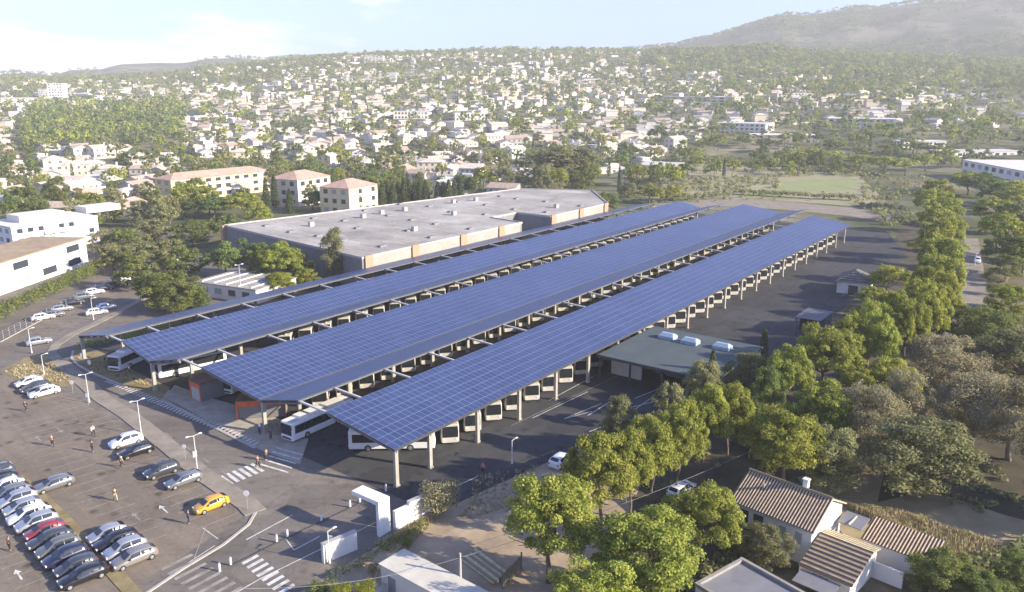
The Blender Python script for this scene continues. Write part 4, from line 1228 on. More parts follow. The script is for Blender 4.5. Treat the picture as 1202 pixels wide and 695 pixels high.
for i, (x_, y_, r_) in enumerate([(1166, 352, 9), (1168, 338, 8), (1162, 322, 8), (1172, 328, 9), (1116, 352, 7), (1166, 364, 9), (1120, 338, 6), (1160, 296, 7)]):
    ptree('shrub' if i % 3 else 'dryshrub', x_, y_, r_, 3.2, f'low roadside shrub along the sandy lane, {ordinal(i + 1)} of the scattered ones', 2, group='shrubs along the sandy lane')
# cypress hedge behind the hall
for i in range(15):
    x_ = 442 + i * 6.4 + (8 if i > 9 else 0)
    ptree('cypress', x_, 226 - (x_ - 442) * .03 + random.uniform(-2, 2), 5.5, random.uniform(8.5, 11), f'dark cypress behind the hall roof, {ordinal(i + 1)} in the row from the yellow blocks', 2, group='row of cypresses behind the hall')
# pines beyond the field
for i, (x_, y_) in enumerate(((925, 180), (952, 178), (978, 182), (1008, 187), (1036, 190), (1062, 192), (1086, 186), (1072, 166), (1094, 170), (1050, 172))):
    ptree('pine' if i < 7 else 'darkpine', x_, y_, 15, 11, f'flat-topped pine on the far edge of the green field, {ordinal(i + 1)} of its line' if i < 7 else f'dark pine before the long office roofs, {ordinal(i - 6)} of three', 1, group='pines beyond the field')
for x_, y_, l_ in ((1275, 548, 'tall lone pine shading the dark clearing beyond the grey twiggy tree'), (1330, 560, 'outermost lone pine on the far side of the dark clearing')):
    ptree('pine', x_, y_, 46, 10, l_, 2, group=GP)
def hedge(name, label, pts, wd, H, m, n_per_m, size, z=0):
    rng = random.Random(5); mb = MB(); P = [Vector((*p, 0)) for p in pts]
    core = []
    for a, b in zip(P, P[1:]):
        d = b - a; L = d.length; d.normalize(); q = Vector((-d.y, d.x, 0))
        for i in range(int(L / 1.1)):
            c = a + d * (i * 1.1 + rng.uniform(-.3, .3)) + q * rng.uniform(-.3, .3) * wd
            h = H * rng.uniform(.75, 1.15)
            leaf_quads(mb, (c.x, c.y, h * .55), (1.0, wd * .5, h * .5), n_per_m, size, rng, shell=.6)
    o = mb.build(name, M[m]); tag(o, label, 'hedge'); return o
hedge('hedge', 'long leafy hedge behind the wire fence of the upper car park', [g(-40, 398), g(0, 378), g(60, 350), g(132, 316), g(175, 300)], 7, 4.2, 'broadleaf', 170, .2)
hedge('hedge', 'yellow-green hedge in the shade along the narrow canopy columns', [g(98, 412), g(130, 402), g(190, 390), g(250, 368), g(300, 352)], 3.2, 1.8, 'yellowleaf', 90, .15)
hedge('hedge', 'dark weedy hedge on the bank behind the white entrance walls', [w(-57.8, 40), w(-57.6, 48), w(-57.4, 56), w(-57, 61)], 1.2, .9, 'broadleaf', 60, .12)
hedge('hedge', 'scrubby hedge along the track at the far end of the canopies', [g(800, 236), g(860, 228), g(930, 232), g(1010, 236)], 5, 3, 'olive', 60, .35)
hedge('hedge', 'long bush line on the far edge of the green field', [g(815, 190), g(870, 195), g(940, 196), g(1010, 200)], 6, 4, 'broadleaf', 60, .4)

# dry grass and weeds, nobody could count it
rng = random.Random(3); mb = MB()
def tufts(poly, n, h):
    P = [Vector((*g(*p), 0)) for p in poly]
    for _ in range(n):
        a, b = rng.random(), rng.random(); p = P[0].lerp(P[1], a).lerp(P[3].lerp(P[2], a), b)
        for k in range(4):
            t_ = rng.uniform(0, 6.28); e = Vector((math.cos(t_) * .25, math.sin(t_) * .25, h * rng.uniform(.5, 1.3))); s = Vector((-math.sin(t_), math.cos(t_), 0)) * .07
            mb.add([p - s, p + s, p + e], [(0, 1, 2)])
tufts([(1000, 600), (1060, 605), (1230, 660), (1200, 700)], 2600, .8); tufts([(980, 590), (1040, 610), (1110, 650), (1085, 634)], 1200, .7)
tufts([(440, 640), (500, 610), (530, 590), (470, 655)], 500, .5); tufts([(90, 420), (130, 425), (190, 458), (105, 433)], 500, .35); tufts([(5, 436), (55, 418), (90, 450), (30, 448)], 600, .3)
tufts([(560, 560), (640, 545), (600, 600), (540, 610)], 300, .4)
tag(mb.build('dry_grass', M['weeds']), kind='stuff')


# ------------------------------------------------------------------ buildings near the depot
WR = random.Random(2)
def wins(t, pts, z0, z1, n, out, m='window', pad=.25, name='window', sill=False):
    """a row of n windows as children on the wall between two points (local), pushed out"""
    a, b = Vector((*pts[0], 0)), Vector((*pts[1], 0)); d = b - a; L = d.length; d.normalize(); q = Vector((d.y, -d.x, 0)) * out; rz = ang(d.x, d.y)
    for i in range(n):
        c = a + d * (L * (i + .5) / n) + q; wd = L / n * (1 - pad * 2)
        mb = MB(); mb.box((c.x, c.y, (z0 + z1) / 2), (wd, .1, z1 - z0), rz)
        o = mb.build(name, M['shutter' if m == 'window' and name == 'window' and WR.random() < .3 else m], t)
        if sill:
            s = MB(); s.box((c.x, c.y, z0 - .06), (wd + .2, .22, .1), rz); s.build('sill', M['offwhite'], o)


# the grey hall
t = thing('grey_hall', 'huge flat grey-roofed hall with orange pilasters behind the narrow canopy', 'hall')
HP = [(-147, 133), (-147, 201), (-161, 203), (-161, 217), (-147, 217), (-147, 255), (-172, 285), (-200, 272), (-218, 141)]
HW = [w(*p) for p in HP]
mb = MB(); mb.prism(HW, 0, 7.6); mb.build('wall', M['greywall'], t)
mb = MB(); mb.prism(HW, 7.6, 8.0); rf = mb.build('roof', M['hallroof'], t)
mb = MB()
for a, b in zip(HW, HW[1:] + HW[:1]):
    d = Vector((b[0] - a[0], b[1] - a[1], 0)); mb.box(((a[0] + b[0]) / 2, (a[1] + b[1]) / 2, 8.1), (d.length + .3, .35, .5), ang(d.x, d.y))
mb.build('parapet', M['concrete'], t)
mb = MB()
for va, vb in ((134.5, 200), (218, 254)): mb.add([(*w(-146.93, va), 4.2), (*w(-146.93, vb), 4.2), (*w(-146.93, vb), 7.7), (*w(-146.93, va), 7.7)], [(0, 1, 2, 3)])
mb.build('pale_fascia', M['fascia'], t)
for v in (135, 152, 172, 190, 218.5, 236, 253):
    mb = MB(); mb.box((*w(-146.75, v), 4.2), (.6, 2.6, 8.6), AU); mb.build('pilaster', M['orangebrick'], t)
mb = MB(); mb.box((*w(-217.3, 141), 4.0), (1.2, 2.6, 8.5), AU); mb.build('pilaster', M['orangebrick'], t)
rng = random.Random(11)
for i in range(30):
    u = -152 - 13 * (i % 5) - rng.uniform(0, 4); v = 142 + 20 * (i // 5) + rng.uniform(0, 8)
    if v > 262 or (u > -164 and 196 < v < 222): continue
    mb = MB(); mb.box((*w(u, v), 8.25), (1.4, 2.4, .5), AU, taper=.85); mb.build('skylight', M['greywall'], t)
for i in range(9):
    u = rng.uniform(-200, -155); v = rng.uniform(150, 262)
    mb = MB(); mb.box((*w(u, v), 8.7), (1.2, 1.6, 1.4), AU); mb.build('roof_vent', M['steel'], t)

# workshop with the green roof
t = thing('workshop', 'low workshop with a flat dull green roof beside the yard', 'workshop', (*w(-66, 113), 0), AU)
mb = MB(); mb.box((10.5, 10.5, 4.45), (21.4, 21.4, .35)); mb.build('roof', M['greenroof'], t)
mb = MB(); mb.box((3.2, 4.2, 2.1), (6.0, .3, 4.2)); mb.build('wall', M['palewall'], t)
mb = MB(); mb.box((10.5, 20.6, 2.1), (21, .3, 4.2)); mb.box((13.5, 9.0, 2.1), (14, .25, 4.2)); mb.build('back_wall', M['greywall'], t)
mb = MB(); mb.box((10.5, -.27, 4.42), (21.6, .12, .5)); mb.build('fascia', M['darksteel'], t)
for x_ in (0.2, 6.0, 12.0, 20.6):
    mb = MB(); mb.box((x_, .15, 2.1), (.3, .3, 4.25)); mb.build('post', M['darksteel'], t)
for i, (x_, y_) in enumerate(((5.4, 15.5), (10.0, 15.2), (15.8, 15.8))):
    mb = MB(); mb.loft([[(x_ - 1.5, y_ - 1, 4.63), (x_ + 1.5, y_ - 1, 4.63), (x_ + 1.5, y_ + 1, 4.63), (x_ - 1.5, y_ + 1, 4.63)], [(x_ - 1.5, y_ - 1, 5.2), (x_ + 1.5, y_ - 1, 5.2), (x_ + 1.5, y_ + 1, 5.2), (x_ - 1.5, y_ + 1, 5.2)],
                        [(x_ - 1.1, y_ - .3, 5.7), (x_ + 1.1, y_ - .3, 5.7), (x_ + 1.1, y_ + .3, 5.7), (x_ - 1.1, y_ + .3, 5.7)]]); mb.build('roof_vent', M['ventsteel'], t)

# open frame shed, hipped building
t = thing('open_frame_shed', 'open steel frame shed with slatted roof in the shaded yard', 'shed', (*g(933, 392), 0), AV)
for x_ in (0, 4, 8):
    for y_ in (0, -4.8):
        mb = MB(); mb.tube((x_, y_, 0), (x_, y_, 3.6), .14, n=6); mb.build('post', M['edgesteel'], t)
for i in range(9):
    mb = MB(); mb.box((i * 1.0, -2.4, 3.7), (.72, 5.2, .16)); mb.build('roof_slat', M['edgesteel'], t)
mb = MB(); mb.box((4, -4.85, 1.8), (8.2, .08, 3.2)); mb.build('side_panel', M['blueblind'], t)
mb = MB(); mb.box((8.1, -2.4, 1.7), (.08, 4.8, 3.0)); mb.build('rear_panel', M['blueblind'], t)
mb = MB(); mb.box((4, .02, 3.5), (8.3, .14, .2)); mb.build('edge_beam', M['edgesteel'], t)
mb = MB(); mb.box((5.5, .03, 1.7), (5, .08, 3.2)); mb.build('side_panel', M['blueblind'], t)
t = thing('hipped_building', 'little building under a grey ribbed hipped roof beyond the open frame shed', 'building', (*g(1003, 341), 0), AV + R(8))
mb = MB(); mb.box((0, 0, 1.5), (9, 7.5, 3)); mb.build('wall', M['palewall'], t)
mb = MB(); mb.loft([[(-5, -4.2, 3), (5, -4.2, 3), (5, 4.2, 3), (-5, 4.2, 3)], [(-1.2, -.1, 5.4), (1.2, -.1, 5.4), (1.2, .1, 5.4), (-1.2, .1, 5.4)]]); mb.build('roof', M['shedroof'], t)
mb = MB(); mb.box((-4.53, 0, 1.1), (.1, 2.2, 2.2)); mb.build('door', M['darksteel'], t)


def gable_house(t, L, D, He, Hr, wall, roof, over=.35, th=.14, axis_x=True, roofname='roof'):
    """ridge along local x; origin at centre of the plan"""
    mb = MB()
    h, d = L / 2, D / 2
    mb.add([(-h, -d, 0), (h, -d, 0), (h, d, 0), (-h, d, 0), (-h, -d, He), (h, -d, He), (h, d, He), (-h, d, He), (-h, 0, Hr - .05), (h, 0, Hr - .05)],
           [(0, 1, 5, 4), (2, 3, 7, 6), (1, 2, 6, 9, 5), (3, 0, 4, 8, 7), (4, 5, 9, 8), (6, 7, 8, 9)])
    mb.build('wall', wall, t)
    k = (Hr - He) / d; mb = MB()
    for s in (-1, 1):
        mb.slab((-h - over, 0, Hr + .06), (h + over, 0, Hr + .06), (h + over, s * (d + over), He - k * over + .06), (-h - over, s * (d + over), He - k * over + .06), th)
    return mb.build(roofname, roof, t)


# tiled house by the frame
r0, r1 = Vector(g(880, 551, 6.6)), Vector(g(977, 585, 6.6)); d = r1 - r0; c = (r0 + r1) / 2
t = thing('tiled_house', 'old house with barrel tile roof and white sunlit gable wall', 'house', (c.x, c.y, 0), ang(d.x, d.y))
HL = d.length - .5
gable_house(t, HL, 7.8, 4.5, 6.5, M['offwhite'], M['tiles'])
mb = MB()
for i in range(24): mb.tube((-HL / 2 - .3 + i * (HL + .6) / 24, 0, 6.62), (-HL / 2 - .3 + (i + 1) * (HL + .6) / 24, 0, 6.62), .17, .14, 6)
mb.build('ridge_tiles', M['tilesyellow'], t)
mb = MB(); mb.box((HL * .18, .55, 7.0), (.55, .55, .9)); ch = mb.build('chimney', M['white'], t)
mb = MB(); mb.box((HL * .18, .55, 7.5), (.7, .7, .12)); mb.build('cap', M['offwhite'], ch)
mb = MB(); mb.tube((-HL * .25, -1.5, 5.8), (-HL * .25, -1.5, 6.3), .16, n=8); mb.build('roof_vent', M['steel'], t)
wins(t, [(-HL / 2 + .5, -3.9), (-HL / 2 + 4.0, -3.9)], 2.2, 3.7, 2, .02, pad=.18, sill=True)
wins(t, [(0.5, -3.9), (HL / 2 - .5, -3.9)], 2.2, 3.5, 2, .02, pad=.3, m='shutter')
mb = MB(); mb.box((0, -4.28, 4.2), (HL + .6, .16, .14)); mb.build('gutter', M['steel'], t)
# lean-to with lichen tiles, in the same frame
hx = HL / 2
q_ = Vector((0, -1.5, -.75)); q_.rotate(t.rotation_euler)
t2 = thing('tiled_outbuilding', 'lower outbuilding with brown tiles and a yellow lichened slope against the house gable', 'outbuilding', t.location + q_, t.rotation_euler.z)
L2 = 5.2; cx2 = hx + .25 + L2 / 2
mb = MB(); mb.add([(cx2 - L2 / 2, -5.5, 0), (cx2 + L2 / 2, -5.5, 0), (cx2 + L2 / 2, 1.2, 0), (cx2 - L2 / 2, 1.2, 0), (cx2 - L2 / 2, -5.5, 2.7), (cx2 + L2 / 2, -5.5, 2.7), (cx2 + L2 / 2, 1.2, 3.6), (cx2 - L2 / 2, 1.2, 3.6), (cx2 - L2 / 2, -.6, 4.05), (cx2 + L2 / 2, -.6, 4.05)],
              [(0, 1, 5, 4), (2, 3, 7, 6), (1, 2, 6, 9, 5), (3, 0, 4, 8, 7), (4, 5, 9, 8), (6, 7, 8, 9)]); mb.build('wall', M['palewall'], t2)
mb = MB(); mb.slab((cx2 - L2 / 2, -.6, 4.2), (cx2 + L2 / 2 + .25, -.6, 4.2), (cx2 + L2 / 2 + .25, -5.8, 2.8), (cx2 - L2 / 2, -5.8, 2.8), .14); mb.build('brown_slope', M['tilesbrown'], t2)
mb = MB(); mb.slab((cx2 - L2 / 2, -.57, 4.21), (cx2 + L2 / 2 + .25, -.57, 4.21), (cx2 + L2 / 2 + .25, 1.5, 3.7), (cx2 - L2 / 2, 1.5, 3.7), .14); mb.build('yellow_slope', M['tilesyellow'], t2)
mb = MB(); mb.box((cx2 - .4, -5.56, 1.2), (1.6, .1, 2.2)); mb.build('door', M['darksteel'], t2)
mb = MB(); mb.slab((cx2 - 2.2, -5.9, 2.5), (cx2 + 1.8, -5.9, 2.5), (cx2 + 1.8, -8.0, 2.25), (cx2 - 2.2, -8.0, 2.25), .08); mb.build('porch_canopy', M['greywall'], t2)
t3 = thing('tiled_annex', 'small annex with striped barrel tiles and a white gable by the dry field', 'annex', t.location, t.rotation_euler.z)
ax = hx + 3.2
mb = MB(); mb.add([(ax, 2.0, 0), (ax + 6.8, 2.0, 0), (ax + 6.8, 5.0, 0), (ax, 5.0, 0), (ax, 2.0, 2.4), (ax + 6.8, 2.0, 2.4), (ax + 6.8, 5.0, 3.3), (ax, 5.0, 3.3)],
              [(0, 1, 5, 4), (1, 2, 6, 5), (2, 3, 7, 6), (3, 0, 4, 7), (4, 5, 6, 7)]); mb.build('wall', M['white'], t3)
mb = MB(); mb.slab((ax - .1, 1.6, 2.38), (ax + 7.1, 1.6, 2.38), (ax + 7.1, 5.2, 3.48), (ax - .1, 5.2, 3.48), .14); mb.build('roof', M['tiles'], t3)
mb = MB(); mb.slab((hx + .3, 2.1, 3.0), (ax - .3, 2.1, 3.0), (ax - .3, 4.6, 3.3), (hx + .3, 4.6, 3.3), .1); sk = mb.build('glazed_roof', M['greywall'], t3)
mb = MB(); mb.box(((hx + ax) / 2, 3.35, 3.2), (.14, 2.6, .12)); mb.build('glazing_bar', M['offwhite'], sk)
mb = MB(); mb.box((ax + 8.0, 4.2, 1.1), (2.2, .25, 2.2)); mb.build('garden_wall', M['white'], t3)
mb = MB(); mb.box((ax + 3.0, -1.0, .9), (4.5, .25, 1.8)); mb.build('patio_wall', M['offwhite'], t3)

# grey flat-roofed building at the lower edge
A_, B_ = Vector(g(871, 656, 3.4)), Vector(g(945, 697, 3.4)); d = (B_ - A_).normalized()
t = thing('flat_roof_garage', 'grey flat-roofed garage with a pale parapet at the lower frame edge', 'garage', (A_.x, A_.y, 0), ang(d.x, d.y))
mb = MB(); mb.box((5, -3.5, 1.6), (10, 7, 3.2)); mb.build('wall', M['palewall'], t)
mb = MB(); mb.box((5, -3.5, 3.22), (9.4, 6.4, .06)); mb.build('roof', M['greywall'], t)
mb = MB()
for cx_, cy_, a_, b_ in ((5, -.1, 10.2, .35), (5, -6.9, 10.2, .35), (.1, -3.5, .35, 6.5), (9.9, -3.5, .35, 6.5)): mb.box((cx_, cy_, 3.35), (a_, b_, .4))
mb.build('parapet', M['parapetgrey'], t)
# white box building
A_, B_ = Vector(g(474, 645, 3.0)), Vector(g(562, 690, 3.0)); d = (B_ - A_).normalized(); Lb = (B_ - A_).length
t = thing('white_box_building', 'plain pale box building with a flat roof on the dirt lot', 'building', (A_.x, A_.y, 0), ang(d.x, d.y))
mb = MB(); mb.box((6, -1.6, 1.42), (12, 3.2, 2.84)); mb.build('wall', M['palewall'], t)
mb = MB(); mb.box((6, -1.6, 2.92), (12.3, 3.5, .16)); mb.build('roof', M['boxroof'], t)
mb = MB(); mb.box((1.6, -3.23, 1.0), (1.0, .08, 2.0)); mb.build('door', M['greywall'], t)
# low walled pit roof beside it
A_ = Vector(g(474, 678, .8)); 
t = thing('low_yard_wall', 'low pale coping wall around a patch of dirt under the box building', 'wall', (*g(470, 684), 0), ang(d.x, d.y))
mb = MB(); mb.box((2.5, 0, .5), (5, .3, 1.0)); mb.build('wall_face', M['concrete'], t)
mb = MB(); mb.box((0, -1.8, .5), (.3, 3.4, 1.0)); mb.build('wall_face', M['concrete'], t)
# wooden gate and stacked tiles
A_, B_ = Vector(g(590, 692)), Vector(g(612, 668)); d = B_ - A_
t = thing('wooden_gate', 'weathered plank gate at the end of the stacked roof tiles', 'gate', (*A_, 0), ang(d.x, d.y)); n = 9
for i in range(n):
    mb = MB(); mb.box((d.length * (i + .5) / n, 0, .85 + .05 * (i % 2)), (d.length / n * .8, .05, 1.7)); mb.build('plank', M['wood'], t)
for x_ in (0, d.length):
    mb = MB(); mb.box((x_, 0, 1.0), (.14, .14, 2.0)); mb.build('post', M['wood'], t)
mb = MB(); mb.box((d.length / 2, .06, 1.3), (d.length, .06, .12)); mb.build('rail', M['wood'], t)
A_, B_ = Vector(g(556, 652)), Vector(g(594, 680)); d = B_ - A_
t = thing('tile_stack', 'long low stack of old roof tiles on the sunlit dirt', 'tile stack', (*A_, 0), ang(d.x, d.y))
for k in range(2):
    mb = MB(); mb.slab((0, -k * 1.2 + .6, .9 - k * .3), (d.length, -k * 1.2 + .6, .9 - k * .3), (d.length, -k * 1.2 - .5, .5 - k * .3), (0, -k * 1.2 - .5, .5 - k * .3), .45); mb.build('tile_course', M['tilesyellow'], t)

# pale flat building by the narrow canopy + hut
A_, B_ = Vector(g(228, 330, 3.6)), Vector(g(300, 340, 3.6)); d = B_ - A_
t = thing('pale_flat_building', 'pale flat-roofed building with roof frames behind the narrow canopy', 'building', (*A_, 0), ang(d.x, d.y))
mb = MB(); mb.box((d.length / 2, 7, 1.7), (d.length, 14, 3.4)); mb.build('wall', M['palewall'], t)
mb = MB(); mb.box((d.length / 2, 7, 3.5), (d.length + .4, 14.4, .2)); mb.build('roof', M['hallroof'], t)
for i in range(5):
    mb = MB(); mb.box((d.length * (i + .5) / 5, 7, 3.72), (.25, 13, .25)); mb.build('roof_frame', M['offwhite'], t)
wins(t, [(1, 0), (d.length - 1, 0)], 1.2, 2.6, 4, .02, sill=True)
t = thing('white_hut', 'small white hut among the trees at the end of the upper car park', 'hut', (*g(197, 312), 0), AU)
mb = MB(); mb.box((0, 0, 1.4), (5, 4, 2.8)); mb.build('wall', M['offwhite'], t)
mb = MB(); mb.box((0, 0, 2.9), (5.5, 4.5, .18)); mb.build('roof', M['roofpale'], t)
wins(t, [(-2.3, -2), (2.3, -2)], 1.0, 2.0, 2, .02)


def block(name, label, cat, P0, P1, depth, z0, H, wall, roof, floors, nw, roofkind='flat', over=.4, extra=None, balc=False):
    """building whose facade runs from P0 to P1 (world xy) with the body on the far side"""
    A_, B_ = Vector(P0), Vector(P1); d = B_ - A_; L = d.length
    t = thing(name, label, cat, (A_.x, A_.y, z0), ang(d.x, d.y))
    mb = MB(); mb.box((L / 2, depth / 2, H / 2 - 1), (L, depth, H + 2)); mb.build('wall', M[wall], t)
    if roofkind == 'flat':
        mb = MB(); mb.box((L / 2, depth / 2, H + .15), (L + over, depth + over, .3)); mb.build('roof', M[roof], t)
    elif roofkind == 'hip':
        k = min(L, depth) * .45; mb = MB(); o = .5
        mb.loft([[(-o, -o, H), (L + o, -o, H), (L + o, depth + o, H), (-o, depth + o, H)], [(k, depth / 2 - .1, H + k * .42), (L - k, depth / 2 - .1, H + k * .42), (L - k, depth / 2 + .1, H + k * .42), (k, depth / 2 + .1, H + k * .42)]])
        mb.build('roof', M[roof], t)
    fh = H / floors
    for f in range(floors):
        wins(t, [(.8, 0), (L - .8, 0)], f * fh + fh * .3, f * fh + fh * .78, nw, .02, pad=.24)
        wins(t, [(L, .8), (L, depth - .8)], f * fh + fh * .3, f * fh + fh * .78, max(2, int(depth / 4.5)), .02, pad=.27)
        if depth > 5: wins(t, [(0, depth - .8), (0, .8)], f * fh + fh * .3, f * fh + fh * .78, max(2, int(depth / 4.5)), .02, pad=.27)
        if balc and f:
            mb = MB(); mb.box((L * .5, -.55, f * fh + .1), (L * .3, 1.1, .9)); mb.build('balcony', M['white'], t)
    return t


yel = ang(*[b - a for a, b in zip(g(351, 240), g(388, 236))])
block('yellow_apartments', 'long yellow apartment block with pink roof, beyond the pine clump', 'apartment block', g(203, 238), g(318, 224), 13, 0, 10, 'yellowwall', 'pinkroof', 3, 10, 'hip', balc=True)
block('yellow_apartments', 'square yellow apartment block with pink roof between the cypresses and the end block', 'apartment block', g(351, 243), g(389, 236), 16, 0, 11.5, 'yellowpale', 'pinkroof', 3, 4, 'hip', balc=True)
block('yellow_apartments', 'square yellow apartment block standing right behind the hall roof edge', 'apartment block', g(411, 254), g(444, 247), 15, 0, 11, 'yellowwall', 'pinkroof', 3, 4, 'hip', balc=True)
block('white_terrace_building', 'long white building with a brown terrace roof behind the hedge', 'building', g(-70, 372), g(104, 310), 16, 0, 7.6, 'white', 'terraceroof', 2, 5)
t = block('white_apartments', 'white stepped apartment building with flat roofs behind the white terrace building', 'apartment block', g(18, 300), g(118, 284), 18, 0, 8.5, 'white', 'offwhite', 3, 8, balc=True)
mb = MB(); mb.box((12, 9, 9.8), (14, 8, 2.4)); mb.build('penthouse', M['offwhite'], t)
mb = MB(); mb.box((34, 12, 9.6), (12, 7, 2.0)); mb.build('penthouse', M['offwhite'], t)
block('office_building', 'large white-roofed office building beyond the lane pines', 'office building', g(1128, 206), g(1240, 232), 40, 0, 9, 'offwhite', 'roofflat', 2, 12)
block('office_building', 'long low white-roofed office behind the large one', 'office building', hit(1112, 186)[:2], hit(1202, 182)[:2], 22, 0, 7, 'offwhite', 'roofflat', 2, 10)
for (xa, ya, xb, yb, dp, H, lb) in ((838, 155, 898, 158, 30, 9, 'pale office block with blue glass beside the dark clump of trees'), (970, 150, 1050, 154, 30, 10, 'pale greenish office block with stepped upper floor above the field'),
                                 (880, 166, 962, 168, 26, 6, 'low beige warehouse above the far edge of the field'), (745, 206, 790, 207, 26, 6, 'flat white-roofed warehouse near the two round trees'),
                                 (770, 118, 862, 124, 20, 9, 'long white apartment row above the pale office block'), (912, 118, 952, 119, 20, 9, 'white apartment row above the greenish office block'),
                                 (1050, 84, 1130, 84, 24, 8, 'long white building on the wooded shoulder below the mountain'), (462, 140, 503, 140, 14, 8, 'long white slab house in the middle of the town'),
                                 (534, 142, 578, 141, 14, 8, 'long pale slab house beside the white one in the middle of town'), (1060, 176, 1110, 174, 14, 6, 'low white roof between the dark pines and the offices')):
    a = hit(xa, ya); b = hit(xb, yb)
    block('office_building' if 'office' in lb or 'warehouse' in lb else 'apartment_building', lb, 'building', a[:2], b[:2], dp, min(a[2], b[2]) - .5, H, 'palewall' if 'beige' not in lb else 'creamwall', 'roofflat', max(2, int(H / 3)), 10)
# hill-top white towers on the left
a, b = hit(-40, 126), hit(140, 122)
z_ = min(a[2], b[2])
block('apartment_building', 'very long white slab of flats on the wooded hill', 'apartment block', a[:2], b[:2], 16, z_, 11, 'offwhite', 'roofflat', 4, 26)
for xa, xb, H, lb in ((47, 58, 20, 'white tower block of flats, lower of the stepped hill towers'), (58, 76, 27, 'tallest white tower block on the wooded hill')):
    a, b = hit(xa, 122), hit(xb, 122)
    block('tower_block', lb, 'tower block', a[:2], b[:2], 18, min(a[2], b[2]) - 1, H, 'offwhite', 'roofflat', 8, 5)
for xa, ya, xb, yb, H, lb in ((428, 75, 450, 74, 16, 'pale tower flats on the crest, first of the skyline group'), (452, 76, 468, 75, 12, 'pale flats on the crest beside the first skyline tower'), (500, 86, 522, 86, 9, 'pale block of flats under the crest'),
                              (400, 96, 440, 94, 9, 'long pale slab of flats on the upper slope'), (565, 84, 610, 83, 9, 'long white slab of flats on the upper slope below the crest')):
    a, b = hit(xa, ya), hit(xb, yb)
    if a and b: block('apartment_building', lb, 'apartment block', a[:2], b[:2], 14, min(a[2], b[2]) - 2, H, 'palewall', 'roofflat', 4, 5)

# wire fence of the upper car park
t = thing('wire_fence', 'wire mesh fence on steel posts between the hedge and the upper car park', 'fence')
A_, B_ = Vector(g3(-10, 406)), Vector(g3(135, 331)); n = 26
for i in range(n + 1):
    p = A_.lerp(B_, i / n); mb = MB(); mb.tube(p, p + Vector((0, 0, 1.9)), .05, n=5); mb.build('post', M['steel'], t)
for h in (.4, .9, 1.4, 1.85):
    mb = MB(); mb.tube(A_ + Vector((0, 0, h)), B_ + Vector((0, 0, h)), .018, n=4); mb.build('wire', M['steel'], t)
t = thing('yard_fence', 'thin wire fence on posts dividing the shaded yard from the dirt lot', 'fence')
P = [w(-57.6, 63), w(-56.4, 74), w(-54, 88), w(-52.6, 98)]
for a, b in zip(P, P[1:]):
    for i in range(5):
        q = Vector((*a, 0)).lerp(Vector((*b, 0)), i / 5); mb = MB(); mb.tube(q, q + Vector((0, 0, 1.5)), .04, n=5); mb.build('post', M['darksteel'], t)
    for h in (.7, 1.4):
        mb = MB(); mb.tube((*a, h), (*b, h), .015, n=4); mb.build('wire', M['darksteel'], t)
# ------------------------------------------------------------------ the town on the slope
mk('townwindow', (.15, .15, .15), .3, var=.3, spec=.4)
rng = random.Random(21)
LAND = [(110, 'the white apartments'), (185, 'the olive trees'), (325, 'the long yellow block'), (392, 'the middle yellow block'), (450, 'the end yellow block'), (545, 'the cypress row'),
        (625, 'the hall end'), (705, 'the poplar grove'), (800, 'the round trees'), (920, 'the pale office'), (1045, 'the green field'), (1400, 'the big offices')]
BANDS = [(74, 'crest'), (92, 'upper slope'), (112, 'middle slope'), (136, 'lower slope'), (165, 'slope foot'), (400, 'flat ground')]
def zone(px, py):
    s = next(n for x, n in LAND if px < x); b = next(n for y, n in BANDS if py < y)
    return b + ' behind ' + s
HYMAX = ((-200, 262), (0, 262), (130, 256), (190, 246), (200, 196), (325, 188), (390, 196), (450, 205), (530, 226), (610, 232), (622, 180), (700, 182), (715, 208), (760, 212), (790, 192), (830, 150), (1000, 146), (1100, 152), (1202, 150), (1400, 150))
TYMAX = ((-200, 285), (0, 285), (150, 275), (230, 262), (330, 250), (450, 245), (560, 235), (640, 228), (700, 226), (800, 222), (830, 212), (1000, 205), (1060, 200), (1202, 196), (1400, 200))
def hdens(px, py):
    d = .74
    if px < 45 and py < 200: d = .25
    if 30 < px < 215 and 128 < py < 176: return .0        # pine grove on the knoll
    if py < 80: d *= .65 if 400 < px < 640 else .25
    if px > 760: d *= .75
    if px > 850 and py < 110: d *= .3
    if px > 1000: d *= .7
    if 560 < px < 720 and 172 < py < 205: d *= .3
    if px < 330 and py < 100: d *= .3
    return d
def tdens(px, py):
    d = .8
    if 30 < px < 215 and 122 < py < 178: d = 2.2
    if px > 760: d = 1.15
    if px > 850 and py < 110: d = 2.2
    if py < 95: d *= 1.3
    if px > 790 and py > 176: d = .45
    return d
grid = {}
def free(x, y, r):
    k0, k1 = int(x // 20), int(y // 20)
    for i in range(k0 - 2, k0 + 3):
        for j in range(k1 - 2, k1 + 3):
            for a, b, q in grid.get((i, j), ()):
                if (a - x) ** 2 + (b - y) ** 2 < (r + q) ** 2: return False
    return True
def occupy(x, y, r): grid.setdefault((int(x // 20), int(y // 20)), []).append((x, y, r))
